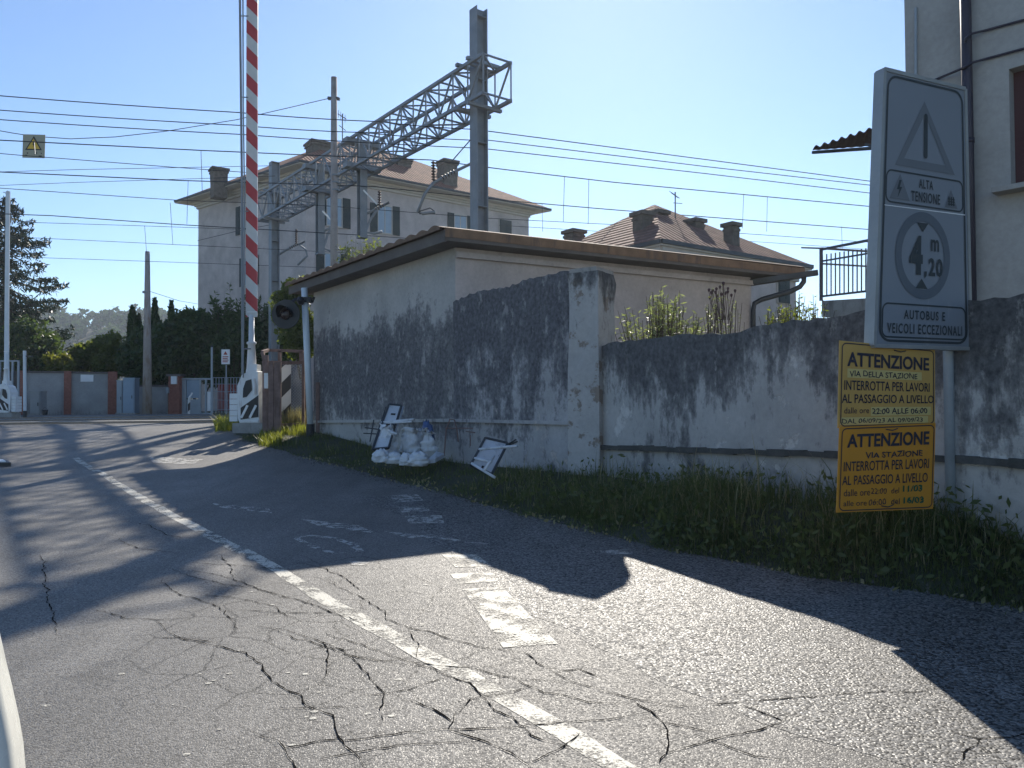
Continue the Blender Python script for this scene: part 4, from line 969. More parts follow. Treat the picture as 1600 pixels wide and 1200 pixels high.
cab('utility_cabinet', 182, 191, 596, 39.4, 'narrow dark grey cabinet between the brick pier and the blue one', M['greymetal'], 'cabinet')
b = U(70, 645, 36.8); tb_ = thing('bucket', (b.x, b.y, .86), 'small dark bucket on the ground before the far wall', 'bucket'); mb = MB(); mb.lathe((b.x, b.y, .86), [(0, .1), (.22, .14), (.24, .15), (.25, .13)], 12); mb.build('body', M['darksteel'], tb_); mb = MB(); mb.tube([(b.x-.14, b.y, 1.1), (b.x, b.y, 1.24), (b.x+.14, b.y, 1.1)], .008, 4); mb.build('handle', M['darksteel'], tb_)
g = U(272, 648, 41); gp = thing('gate_pier', (g.x, 41, .82), 'red brick gate pier with a white letterbox', 'gate pier')
w_ = 17*41/1200; zt = U(272, 588, 41).z; mb = MB(); mb.box((g.x, 41.2, (.8+zt)/2), (w_, .5, zt-.8)); mb.build('shaft', M['brick'], gp)
mb = MB(); mb.box((g.x, 41.2, zt+.06), (w_*1.3, .65, .12)); mb.build('cap', M['soffit'], gp)
q = U(272, 594, 40.9); mb = MB(); mb.box((q.x, 40.9, q.z), (.3, .1, .42)); mb.build('letterbox', M['cleanwhite'], gp)
q = U(262, 610, 40.9); mb = MB(); mb.box((q.x, 40.9, q.z), (.14, .12, .3)); mb.build('meter_box', M['greymetal'], gp)
gt = thing('metal_gate', U(305, 648, 41.3), 'grey metal double gate with pale panels right of the brick gate pier', 'gate')
def XZ(px, py, d=41.3): return U(px, py, d)
mb = MB()
for px in (282, 290, 313, 322, 331): a = XZ(px, 592); mb.box((a.x, a.y, (a.z+.8)/2), (.09, .09, a.z-.8))
a, b = XZ(280, 592), XZ(333, 592); mb.bar(a, b, .09); a, b = XZ(280, 646), XZ(333, 646); mb.bar(a, b, .07); mb.build('frame', M['greymetal'], gt)
for p0_, p1_, t0_, t1_, mt in ((283, 289, 594, 645, M['greymetal']), (292, 312, 594, 622, M['bluecab']), (292, 312, 624, 645, M['greymetal']), (324, 330, 612, 642, M['cleanwhite'])):
    a, b = XZ(p0_, t0_), XZ(p1_, t1_); mb = MB(); mb.box(((a.x+b.x)/2, a.y, (a.z+b.z)/2), (b.x-a.x, .03, a.z-b.z)); mb.build('panel', mt, gt)
fe = thing('mesh_fence', XZ(355, 648), 'grey wire fence with red plastic netting behind the white notice', 'fence')
mb = MB()
for i in range(15): a = XZ(333+i*4.6, 590); mb.box((a.x, a.y, (a.z+.8)/2), (.025, .025, a.z-.8))
for py in (590, 600, 612, 625, 640): mb.bar(XZ(333, py), XZ(400, py), .025)
mb.build('bars', M['greymetal'], fe)
mb = MB(); M['rednet'] = simple('red_netting', (.3, .05, .045), .8, 0, .3)
for i in range(17): a, b = XZ(340+i*2.2, 600), XZ(340+i*2.2, 642); mb.box((a.x, a.y+.1, (a.z+b.z)/2), (.055, .01, a.z-b.z))
for py in range(600, 644, 3): mb.bar(XZ(340, py)+Vector((0, .1, 0)), XZ(375, py)+Vector((0, .1, 0)), .03, .01)
mb.build('netting', M['rednet'], fe)
ns = thing('notice_sign', (U(353, 645, 37).x, 37, .85), 'small white notice on a thin post before the red netting', 'sign')
mb = MB(); a = U(353.5, 570, 37); mb.tube([(a.x, 37, .8), a], .03, 8); mb.build('post', M['greymetal'], ns)
a, b = U(346, 546, 36.95), U(359, 569, 36.95); mb = MB(); mb.box(((a.x+b.x)/2, 36.95, (a.z+b.z)/2), (b.x-a.x, .02, a.z-b.z)); mb.build('panel', M['cleanwhite'], ns)
mb = MB(); cx, cz = (a.x+b.x)/2, (a.z+b.z)/2
M['noticered'] = simple('notice_red', (.4, .08, .06), .6, 0, .1)
mb.face([(cx-.1, 36.93, cz+.1), (cx+.1, 36.93, cz+.1), (cx, 36.93, cz+.27)])
for i in range(4): mb.face([(cx-.14, 36.93, cz+.02-i*.08), (cx+.14-.03*(i % 2), 36.93, cz+.02-i*.08), (cx+.14-.03*(i % 2), 36.93, cz-.02-i*.08), (cx-.14, 36.93, cz-.02-i*.08)])
mb.build('lettering', M['noticered'], ns)
sp_ = thing('slim_post', (U(331, 648, 36).x, 36, .85), 'slim grey post left of the small white notice', 'post'); mb = MB(); a = U(331, 542, 36); mb.tube([(a.x, 36, .8), a], .05, 8); mb.build('shaft', M['greymetal'], sp_); mb = MB(); mb.lathe(a, [(-.02, .06), (.03, .06), (.06, .02)], 8); mb.build('cap', M['darksteel'], sp_)
hb_ = U(295, 646, 38); hp_ = thing('hazard_post', (hb_.x, 38, .85), 'short black and white striped post with a curved top before the gate', 'post')
mb = MB(); mb.tube([(hb_.x, 38, .8), (hb_.x+.02, 38, 1.7)], .055, 10); mb.build('shaft', M['hatch'], hp_); mb = MB(); mb.tube([(hb_.x+.02, 38, 1.68), (hb_.x+.1, 38, 1.78), (hb_.x+.17, 38, 1.9)], .04, 8); mb.build('hook', M['cleanwhite'], hp_)
wp = U(39, 640, 31); wpo = thing('white_post', (wp.x, 31, .85), 'plain white post with a dark foot right of the far barrier', 'post')
mb = MB(); a = U(38.5, 548, 31); mb.tube([(wp.x, 31, 1.1), a], .06, 12); mb.build('shaft', M['whitepole'], wpo); mb = MB(); mb.tube([(wp.x, 31, .8), (wp.x, 31, 1.12)], .075, 12); mb.build('foot', M['black'], wpo)
mb = MB(); mb.bar((wp.x, 31, a.z-.22), (wp.x+.3, 31, a.z-.24), .04); mb.build('hook', M['darksteel'], wpo)
dg = thing('steel_frame', U(22, 646, 34), 'dark steel frame with a pale top rail behind the far barrier', 'frame')
mb = MB()
for px in (0, 10, 20, 29): a = U(px, 564, 34); mb.box((a.x, 34, (a.z+.8)/2), (.07, .07, a.z-.8))
mb.bar(U(-10, 564, 34), U(30, 564, 34), .06); mb.build('rails', M['greymetal'], dg)
mb = MB(); a, b = U(-10, 580, 34.1), U(30, 648, 34.1); mb.box(((a.x+b.x)/2, 34.1, (a.z+b.z)/2), (b.x-a.x, .04, a.z-b.z)); mb.build('panel', M['soffit'], dg)
# ------------------------------------------------------------------ road signs with lettering
from mathutils import noise as mnoise
_tc = {}
def glyphs(body, bold=0.0, spacing=1.0):
    """flat outline of a word, scaled into the unit square, as (verts, faces, width / height)"""
    k = (body, bold, spacing)
    if k in _tc: return _tc[k]
    cu = bpy.data.curves.new('lettering', 'FONT'); cu.body = body; cu.offset = bold; cu.resolution_u = 3; cu.space_character = spacing
    ob = bpy.data.objects.new('lettering', cu); COL.objects.link(ob)
    bpy.context.view_layer.update()
    me = bpy.data.meshes.new_from_object(ob.evaluated_get(bpy.context.evaluated_depsgraph_get()))
    v = np.array([tuple(x.co) for x in me.vertices])[:, :2]; f = [tuple(p.vertices) for p in me.polygons]
    bpy.data.objects.remove(ob); bpy.data.curves.remove(cu); bpy.data.meshes.remove(me)
    lo, hi = v.min(0), v.max(0); v = (v-lo)/(hi-lo); _tc[k] = (v, f, (hi-lo)[0]/(hi-lo)[1]); return _tc[k]
class Panel:
    """a flat sign face: u, v run 0..1 from its upper left corner"""
    def __init__(s, tl, tr, br, bl, n): s.c = [Vector(x) for x in (tl, tr, br, bl)]; s.n = Vector(n).normalized()
    def at(s, u, v, h=0.0):
        a = s.c[0].lerp(s.c[1], u); b = s.c[3].lerp(s.c[2], u); return a.lerp(b, v)+s.n*h
    def text(s, mb, body, u0, u1, v0, v1, h, bold=.0, hand=0.0, slope=0.0, sp=1.0):
        v, f, _ = glyphs(body, bold, sp)
        ph = random.uniform(0, 6)
        mb.raw([s.at(u0+(u1-u0)*x, v1-(v1-v0)*y+slope*x+hand*math.sin(x*19+ph)*.5+hand*math.sin(x*47+ph), h) for x, y in v], f)
    def poly(s, mb, pts, h): mb.face([s.at(u, v, h) for u, v in pts])
    def ring(s, mb, cu, cv, ru, rv, k, h, n=48):
        for i in range(n):
            a, b = 2*math.pi*i/n, 2*math.pi*(i+1)/n
            mb.face([s.at(cu+ru*math.cos(a), cv+rv*math.sin(a), h), s.at(cu+ru*math.cos(b), cv+rv*math.sin(b), h), s.at(cu+ru*k*math.cos(b), cv+rv*k*math.sin(b), h), s.at(cu+ru*k*math.cos(a), cv+rv*k*math.sin(a), h)])
    def rrect(s, mb, u0, u1, v0, v1, ru, rv, wu, wv, h):
        def path(q):
            pts = []
            for cx, cy, a0 in ((u1-ru, v0+rv, -90), (u1-ru, v1-rv, 0), (u0+ru, v1-rv, 90), (u0+ru, v0+rv, 180)):
                for i in range(7):
                    a = math.radians(a0+15*i); pts.append((cx+(ru-q*wu)*math.cos(a), cy+(rv-q*wv)*math.sin(a)))
            return pts
        A, B = path(0), path(1); k = len(A)
        for i in range(k): mb.face([s.at(*A[i], h), s.at(*A[(i+1) % k], h), s.at(*B[(i+1) % k], h), s.at(*B[i], h)])
sr = Vector((math.sin(R(66)), math.cos(R(66)), 0)); sn = Vector((sr.y, -sr.x, 0))
sc0 = U(1440, 350, 5.6)
def oq(px, py, back=0): return hit(px, py, sc0-sn*back, sn)
TLc, TRc, BRc, BLc = oq(1382, 108), oq(1508, 139), oq(1517, 545), oq(1366, 540)
pz = U(1485, 800, 5.9); pz = Vector((pz.x, pz.y, .5))
rs = thing('road_sign', pz, 'tall white road sign warning of high tension with a 4,20 m height limit', 'road sign')
M['signwhite'] = simple('sign_white', (.2, .222, .25), .45, 0, .06, 2, .02, dirt=((.4, .4, .4), .62, .5, )); M['fadedgrey'] = simple('faded_red_grey', (.135, .15, .168), .5, 0, .08); M['fadedring'] = simple('faded_ring', (.1, .118, .14), .5, 0, .06)
M['signtext'] = simple('sign_lettering_dark', (.035, .045, .05), .5, 0, .15, 5, 0); M['alu'] = simple('sign_back_aluminium', (.33, .34, .33), .45, .4, .15)
Pn = Panel(TLc, TRc, BRc, BLc, sn); mb = MB(); mb.prism([TLc, TRc, BRc, BLc], -sn*.05); panel = mb.build('panel', M['signwhite'], rs)
mb = MB()
for a, b in ((TLc, BLc), (TRc, BRc), (TLc, TRc), (BLc, BRc)): mb.bar(a-sn*.035, b-sn*.035, .028, .085, sn)
mb.build('rim', M['alu'], panel)
mb = MB(); Pn.rrect(mb, .035, .965, .014, .985, .11, .05, .02, .009, .003); Pn.rrect(mb, .055, .945, .36, .482, .06, .03, .014, .006, .003); Pn.rrect(mb, .06, .95, .843, .97, .06, .03, .014, .006, .003); mb.build('border', M['signtext'], panel)
mb = MB()
o3 = [(.48, .085), (.845, .342), (.15, .342)]; i3 = [(.485, .135), (.735, .312), (.25, .312)]
for k in range(3): Pn.poly(mb, [o3[k], o3[(k+1) % 3], i3[(k+1) % 3], i3[k]], .003)
Pn.poly(mb, [(.1, .466), (.32, .466), (.21, .372)], .004); Pn.poly(mb, [(.72, .47), (.87, .47), (.795, .4)], .004)
mb.build('triangle', M['fadedgrey'], panel)
mb = MB(); Pn.ring(mb, .476, .662, .3, .162, .775, .004); mb.build('ring', M['fadedring'], panel)
mb = MB()
cap = [(.495+.022*math.cos(a), .142+.0115*math.sin(a)) for a in np.arange(math.pi, 2*math.pi+.1, .4)]+[(.495+.022*math.cos(a), .288+.0115*math.sin(a)) for a in np.arange(0, math.pi+.1, .4)]
Pn.poly(mb, cap, .005)
Pn.poly(mb, [(.2, .395), (.175, .43), (.2, .43), (.185, .46), (.232, .42), (.205, .42), (.225, .395)], .006)
for u in (.768, .795, .822): Pn.poly(mb, [(u-.007, .428), (u+.007, .428), (u+.007, .462), (u-.007, .462)], .006)
for v in (.435, .445, .455): Pn.poly(mb, [(.755, v), (.835, v), (.835, v+.004), (.755, v+.004)], .006)
Pn.text(mb, 'ALTA', .42, .585, .379, .413, .005, .02, sp=1.15); Pn.text(mb, 'TENSIONE', .335, .665, .426, .465, .005, .02, sp=1.15)
Pn.poly(mb, [(.405, .541), (.53, .541), (.47, .575)], .005); Pn.poly(mb, [(.395, .785), (.525, .785), (.46, .748)], .005)
Pn.text(mb, '4', .325, .47, .59, .735, .006, .05); Pn.text(mb, 'm', .56, .65, .598, .642, .006, .02); Pn.text(mb, '20', .535, .69, .668, .736, .006, .03, sp=1.15); Pn.poly(mb, [(.49, .72), (.515, .72), (.512, .735), (.49, .747)], .006)
Pn.text(mb, 'AUTOBUS E', .28, .715, .866, .9, .005, .02, sp=1.25); Pn.text(mb, 'VEICOLI ECCEZIONALI', .115, .9, .916, .953, .005, .02, sp=1.25)
mb.build('lettering', M['signtext'], panel)
mb = MB(); Pn.poly(mb, [(.05, .492), (.96, .487), (.96, .491), (.05, .495)], .0035); mb.build('seam', M['cleanwhite'], panel)
pt = oq(1484, 300, .12); pb_ = oq(1486, 800, .12); pb_.z = .4
mb = MB(); mb.tube([pb_, Vector((pb_.x, pb_.y, pt.z+.6))], .036, 12); mb.build('post', M['greymetal'], rs, smooth=True)
mb = MB()
for v in (.15, .5, .87): c = Pn.at(.5, v, -.07); mb.bar(Pn.at(.1, v, -.07), Pn.at(.9, v, -.07), .04)
mb.build('clamp_rail', M['alu'], rs)
# two yellow notices wired to the post
M['notice'] = simple('yellow_notice', (.54, .33, .09), .5, 0, .1, 2, .02, dirt=((.34, .27, .14), .58, .5)); M['notice2'] = simple('orange_yellow_notice', (.6, .26, .025), .5, 0, .1, 2, .02, dirt=((.36, .24, .1), .6, .5)); M['tape'] = simple('pale_yellow_tape', (.58, .46, .18), .5, 0, .08)
M['green'] = simple('green_marker', (.02, .1, .05), .6, 0, .1); M['navy'] = simple('dark_navy_ink', (.03, .03, .045), .6, 0, .1, 5, 0)
def notice(px, back, mat, label, rows, tapes, scr):
    q = [oq(*p, back) for p in px]; P = Panel(*q, sn)
    t = thing('road_works_notice', P.at(.5, 1), label, 'notice', 'yellow road works notices')
    mb = MB(); mb.prism(q, -sn*.006); pn_ = mb.build('panel', mat, t)
    mb = MB(); P.rrect(mb, .02, .985, .018, .985, .05, .06, .009, .013, .003); mb.build('border', M['navy'], pn_)
    mb = MB()
    for u0, u1, v0, v1 in tapes: P.poly(mb, [(u0, v0), (u1, v0), (u1, v1), (u0, v1)], .002)
    if tapes: mb.build('tape', M['tape'], pn_)
    mb = MB(); mg = MB()
    for body, u0, u1, v0, v1, bold, hand, col in rows: P.text(mg if col else mb, body, u0, u1, v0, v1, .004, bold, hand)
    mb.build('lettering', M['navy'], pn_)
    if mg.f: mg.build('handwriting', M['green'], pn_)
    mb = MB()
    for u, v in scr: mb.tube([P.at(u, v, .006), P.at(u+.06, v+.015, .012), P.at(u+.12, v-.005, .006)], .004, 5)
    mb.build('wire_tie', M['darksteel'], t)
    return P
notice([(1312, 532), (1461, 546), (1461, 664), (1309, 669)], .03, M['notice'], 'upper yellow notice with taped handwritten dates directly under the tall sign',
 [('ATTENZIONE', .075, .93, .12, .29, .03, 0, 0), ('VIA DELLA STAZIONE', .1, .8, .335, .405, .012, .006, 0), ('INTERROTTA PER LAVORI', .05, .935, .45, .565, .01, 0, 0), ('AL PASSAGGIO A LIVELLO', .03, .98, .61, .715, .01, 0, 0), ('dalle ore', .055, .3, .765, .835, 0, 0, 0), ('22:00 ALLE 06:00', .33, .91, .775, .845, .015, .006, 0), ('DAL 06/09/23 AL 09/09/23', .035, .86, .895, .95, .008, .005, 0)],
 [(.08, .85, .315, .42), (.32, .95, .76, .865), (.02, .92, .88, .965)], [(.55, .06)])
notice([(1312, 667), (1462, 661), (1458, 795), (1307, 801)], .0, M['notice2'], 'lower orange yellow notice with green marker dates half sunk in the weeds',
 [('ATTENZIONE', .075, .93, .09, .25, .03, 0, 0), ('VIA STAZIONE', .26, .86, .31, .38, .02, .006, 0), ('INTERROTTA PER LAVORI', .05, .935, .41, .525, .01, 0, 0), ('AL PASSAGGIO A LIVELLO', .04, .925, .575, .685, .01, 0, 0), ('dalle ore', .06, .32, .735, .815, 0, 0, 0), ('22:00  del', .33, .62, .735, .8, 0, .005, 0), ('11/03', .66, .87, .715, .79, .03, .006, 1), ('alle ore', .06, .29, .865, .93, 0, 0, 0), ('06:00  del', .31, .63, .86, .93, 0, .005, 0), ('16/03', .67, .89, .85, .925, .03, .006, 1)],
 [], [(.46, .05), (.44, .94)])
# ------------------------------------------------------------------ rubbish against the cabin wall
def gz(px, py, d): p = U(px, py, d); return Vector((p.x, p.y, ground_z(p.x, p.y)))
DT = 12.4
M['sack'] = simple('white_woven_sack', (.66, .67, .68), .8, 0, .2, 12, .5); M['bluesack'] = simple('blue_plastic', (.1, .16, .32), .5, 0, .2, 8, .3); M['board'] = simple('white_sign_board', (.58, .6, .62), .5, 0, .1, 4, .05, dirt=((.25, .24, .22), .55, .5))
def sack(px, py, wpx, hpx, label, d=DT, mat=None, neck=None, seed=0, lean=0.0):
    rg = random.Random(seed); c = U(px, py, d); w_, h_ = wpx*d/1200/2, hpx*d/1200
    z0_ = c.z; rows_ = 18; n = 26; vs = []; fs = []
    for i in range(rows_+1):
        t = i/rows_
        prof = (1-abs(2*t-.75)**2.6*.42) if t < .8 else .78*(1-(t-.8)/.2*.7)
        if neck: prof = (1-(t*.3)) if t < .6 else (.82-(t-.6)*1.5 if t < .85 else .45+(t-.85)*neck)
        for j in range(n):
            a = 2*math.pi*j/n; q = Vector((math.cos(a)*2.2+seed*3.7, math.sin(a)*2.2, t*3.2))
            f = mnoise.noise(q)*.42+mnoise.noise(q*2.3)*.32+mnoise.noise(q*5)*.16-abs(mnoise.noise(q*1.6+Vector((9, 0, 0))))*.25
            rr = w_*prof*(1.05+f+.1*math.sin(3*a+seed+t*5))
            vs.append((c.x+math.cos(a)*rr+lean*t*h_, c.y+math.sin(a)*rr*.75, z0_+t*h_*(1+.25*mnoise.noise(q*1.4+Vector((0, 5, 0))))))
    for i in range(rows_):
        for j in range(n): fs.append((i*n+j, i*n+(j+1) % n, (i+1)*n+(j+1) % n, (i+1)*n+j))
    fs += [tuple(range(n-1, -1, -1)), tuple(range(rows_*n, rows_*n+n))]
    mb = MB(); mb.raw(vs, fs); o = mb.build('sack', mat or M['sack'], smooth=True); tag(o, label, 'sack', 'white rubble sacks'); return o
sack(604, 712, 34, 48, 'tall crumpled white sack leaning on the upright white board', 12.5, neck=1.5, seed=1)
sack(596, 722, 26, 20, 'squat white sack at the left end of the heap, below the upright board', 12.1, seed=2)
sack(617, 724, 26, 18, 'white sack second from the left in the front row of the heap', 12.1, seed=3)
sack(634, 727, 20, 19, 'small upright white sack in the middle of the front row', 12.0, seed=4)
sack(653, 728, 30, 22, 'plump white sack at the right of the front row', 12.0, seed=5)
sack(641, 706, 30, 34, 'open white sack with ragged mouth behind the front row', 12.7, neck=2.6, seed=6)
sack(655, 698, 24, 28, 'open white sack between the ragged sack and the blue one', 12.9, neck=2.4, seed=7, lean=.15)
sack(671, 705, 22, 30, 'folded white sack with a pointed flap before the blue one', 12.7, neck=2.8, seed=8, lean=-.1)
o = sack(667, 700, 24, 40, 'rounded blue plastic sheet bundle behind the white sacks', 13.2, M['bluesack'], seed=9)
a = [U(667, 719, 12.1), U(682, 705, 12.5), U(694, 709, 12.5), U(680, 717, 12.1)]
mb = MB(); mb.prism(a, (0, 0, -.06)); tag(mb.build('white_board', M['board']), 'small flat white board lying at the right end of the sack heap', 'board')
def frame_sign(label, quad, d0, d1, legs, slots, bars=()):
    """folding road works sign: board, dark rim, tube legs"""
    q = [U(*quad[0], d1), U(*quad[1], d1), U(*quad[2], d0), U(*quad[3], d0)]; n = (q[1]-q[0]).cross(q[3]-q[0]).normalized()
    if n.y > 0: n = -n
    t = thing('folding_sign', (q[2]+q[3])/2, label, 'folding sign'); P = Panel(q[0], q[1], q[2], q[3], n)
    mb = MB(); mb.prism(q, -n*.02); mb.build('panel', M['board'], t)
    mb = MB()
    for i in range(4): mb.bar(q[i], q[(i+1) % 4], .028, .04, n)
    mb.build('rim', M['darksteel'], t)
    mb = MB()
    for x in slots: P.poly(mb, [(x[0], x[2]), (x[1], x[2]), (x[1], x[3]), (x[0], x[3])], .004)
    mb.build('slot', M['signblack'], t)
    for a, b in legs:
        mb = MB(); mb.tube([U(*a), U(*b)], .018, 8); mb.build('leg', M['board'], t, smooth=True)
    for a, b in bars:
        mb = MB(); mb.tube([U(*a), U(*b)], .011, 6); mb.build('rod', M['darksteel'], t)
    return t
frame_sign('tall white folding sign board standing upright above the sack heap', [(608, 632), (627, 634), (607, 700), (583, 702)], 12.2, 13.0,
 [((596, 660, 12.7), (647, 655, 12.2)), ((597, 661, 12.7), (643, 659, 12.2)), ((630, 636, 13.0), (612, 697, 12.4)), ((596, 671, 12.6), (620, 678, 12.3))], [(.4, .75, .2, .24), (.3, .6, .45, .48)],
 [((570, 668, 12.7), (592, 671, 12.7)), ((568, 677, 12.7), (588, 678, 12.7)), ((603, 636, 13.05), (581, 703, 12.3)), ((584, 656, 12.8), (578, 690, 12.6))])
frame_sign('white folding sign lying collapsed and tilted in the grass right of the sacks', [(758, 685), (793, 693), (768, 742), (736, 726)], 9.65, 10.25,
 [((749, 702, 9.95), (808, 697, 9.45)), ((737, 724, 9.65), (773, 746, 9.35)), ((742, 716, 9.75), (768, 722, 9.55)), ((772, 712, 9.65), (757, 735, 9.45))], [(.1, .9, .36, .46), (.45, .55, .5, .95)],
 [((794, 694, 10.25), (806, 687, 10.05)), ((796, 695, 10.25), (808, 690, 10.05))])
bb = thing('rusty_hoop', gz(703, 720, 12.8), 'rusty wire hoop with thin rods leaning on the wall between the two signs', 'wire hoop')
mb = MB(); mb.tube([U(694, 712, 12.6), U(697, 672, 12.8), U(703, 655, 12.9), U(710, 656, 12.9), U(714, 672, 12.8), U(716, 690, 12.7)], .012, 6); mb.tube([U(695, 669, 12.7), U(739, 669, 12.4)], .009, 5); mb.tube([U(728, 674, 12.6), U(742, 676, 12.4)], .009, 5); mb.tube([U(735, 680, 12.6), U(735, 697, 12.5)], .009, 5); mb.build('wire', M['rust'], bb)
# white body corner of the car close by at the lower left
M['carwhite'] = simple('white_car_paint', (.72, .72, .66), .25, 0, .03, 2, 0, .6)
cv = thing('white_car', U(-60, 1150, 1.9), 'white car wing cut off by the lower left corner of the picture', 'car')
vs = []; fs = []; prof_px = [(-42, 955), (-30, 985), (-20, 1030), (-8, 1080), (3, 1130), (10, 1170), (14, 1215), (15, 1300)]
rows_ = []
for i, (px, py) in enumerate(prof_px):
    e = U(px, py, 1.9); r_ = []
    for j in range(10):
        t = j/9; r_.append(Vector((e.x-.02-.85*t, e.y-.02+.12*math.sin(t*2.2)+.0*t, e.z+.05*math.sin(min(1, t*3)*math.pi/2)-.01)))
    rows_.append([e+Vector((-.06, .16, -.05)), e+Vector((-.012, .05, -.015)), e]+r_)
k = len(rows_[0]); vs = [v for r_ in rows_ for v in r_]
for i in range(len(rows_)-1):
    for j in range(k-1): fs.append((i*k+j, i*k+j+1, (i+1)*k+j+1, (i+1)*k+j))
mb = MB(); mb.raw(vs, fs); mb.build('wing', M['carwhite'], cv, smooth=True)
e0 = 0
# painted kerb marker at the left edge
e = G(2, 727); mk = thing('road_stud', e, 'small white and black marker on the road at the left edge', 'marker')
mb = MB(); mb.prism([drape(G(-30, 724), .0), drape(G(10, 724), .0), drape(G(17, 729), .0), drape(G(-30, 730), .0)], (0, 0, .07)); mb.build('body', M['black'], mk)
mb = MB(); mb.prism([drape(G(-30, 725.5), .07), drape(G(4, 725.2), .07), drape(G(9, 728.5), .07), drape(G(-30, 729), .07)], (0, 0, .02)); mb.build('plate', M['cleanwhite'], mk)
# ------------------------------------------------------------------ vegetation
def rot_leaves(C, size, asp=.5, droop=0.0, up=None):
    """one quad per centre, random turn; returns verts and faces"""
    C = np.asarray(C); n = len(C); s = size*rng.uniform(.6, 1.4, (n, 1))
    a = rng.normal(size=(n, 3)); a[:, 2] -= droop
    if up is not None: a = a*.45+np.array(up)
    a /= np.linalg.norm(a, axis=1, keepdims=True)
    b = rng.normal(size=(n, 3)); b -= a*(a*b).sum(1, keepdims=True); b /= np.linalg.norm(b, axis=1, keepdims=True)
    V = np.empty((n, 4, 3)); V[:, 0] = C-a*s; V[:, 1] = C+b*s*asp; V[:, 2] = C+a*s; V[:, 3] = C-b*s*asp
    return V.reshape(-1, 3), np.arange(n*4).reshape(n, 4)
def cloud(c, r, n, k=9, hollow=.55):
    """points in leaf clumps spread through an ellipsoid"""
    c = np.array(tuple(c)); r = np.array(r); m_ = max(6, n//k//6); out = []
    d = rng.normal(size=(m_, 3)); d /= np.linalg.norm(d, axis=1, keepdims=True)
    cc = c+d*r*(hollow+(1-hollow)*rng.random((m_, 1))**.6)
    per = n//m_
    cr = r.mean()*rng.uniform(.16, .34, (m_, 1, 1))
    return (cc[:, None]+np.clip(rng.normal(size=(m_, per, 3)), -1.9, 1.9)*cr*.62).reshape(-1, 3)
M['lf_green'] = leafmat('leaf_mid_green', (.04, .07, .018), (.13, .16, .035), .5)
M['lf_dark'] = leafmat('leaf_dark_cypress', (.02, .045, .02), (.075, .115, .04), .35)
M['lf_conifer'] = leafmat('needle_dark', (.008, .022, .015), (.028, .05, .028), .12)
M['lf_bright'] = leafmat('leaf_bright_yellow_green', (.06, .09, .015), (.16, .17, .035), .45)
M['lf_olive'] = leafmat('leaf_olive_grey', (.06, .1, .05), (.2, .24, .13), .5, .4)
M['lf_hill'] = leafmat('leaf_far_hill', (.014, .038, .012), (.04, .072, .022), .3, .95)
M['thistle'] = simple('dry_thistle_head', (.11, .07, .07), .9, 0, .3)
def plant(name, label, cat, base, blobs, n, size, mat, asp=.5, group=None, stems=(), droop=.2):
    t = thing(name, base, label, cat, group)
    P = np.concatenate([cloud(c, r, int(n*w_)) for c, r, w_ in blobs]); V, F = rot_leaves(P, size, asp, droop); bulk('foliage', V, F, mat, t)
    mb = MB()
    for s_ in stems: mb.tube([base, *s_], [.06]+[.02]*len(s_), 6)
    if not stems: mb.tube([base, Vector(base).lerp(Vector(blobs[0][0]), .6), Vector(blobs[0][0])], [.09, .07, .03], 6)
    for c, r, w_ in blobs[1:]: mb.tube([Vector(base).lerp(Vector(c), .35), Vector(c)], [.05, .015], 5)
    mb.build('stem', M['bark'], t); return t
def ub(px, py, d, rx, rz, w_=1.0, ry=None): # blob seen at a place, radii in pixels
    s = d/1200; return (U(px, py, d), (rx*s, (ry or rx)*s, rz*s), w_)
# conifer at the left
def conifer(px, pyt, pyb, d, halfw, label):
    T = U(px, pyt, d); B = U(px, pyb, d); B.x = T.x; B.y = T.y; B.z = .8; t = thing('conifer', B, label, 'tree')
    mb = MB(); mb.tube([B, B.lerp(T, .5), T], [.28, .16, .03], 8); H = T.z-B.z; pts = []; dirs = []
    for i in range(46):
        f = (i+.5)/46; z = B.z+H*(.06+.92*f); Lb = halfw*d/1200*(1-f)**.7*random.uniform(.5, 1.15)+.25
        for k in range(3):
            a = random.uniform(0, 6.28); e = Vector((math.cos(a), math.sin(a), 0)); p0_ = Vector((B.x, B.y, z)); tip = p0_+e*Lb+Vector((0, 0, -.1*Lb+random.uniform(-.1, .15)))
            mid = p0_.lerp(tip, .55)-Vector((0, 0, .13*Lb)); mb.tube([p0_, mid, tip], [.05, .03, .012], 4, False)
            ns_ = int(16+Lb*46)
            for q in range(ns_):
                u = random.random()**.75; c = p0_.lerp(mid, u/.55) if u < .55 else mid.lerp(tip, (u-.55)/.45); wdt = .3*Lb*(.3+.7*math.sin(min(1, u*1.15)*math.pi))*.55
                side = Vector((-e.y, e.x, 0))*random.gauss(0, wdt)
                pts.append(tuple(c+side+Vector((0, 0, random.gauss(-.1, .1)))))
    mb.build('trunk', M['bark'], t); V, F = rot_leaves(pts, .17, .22, .55); bulk('crown', V, F, M['lf_conifer'], t)
conifer(10, 300, 648, 46, 165, 'tall dark conifer with drooping boughs at the left edge')
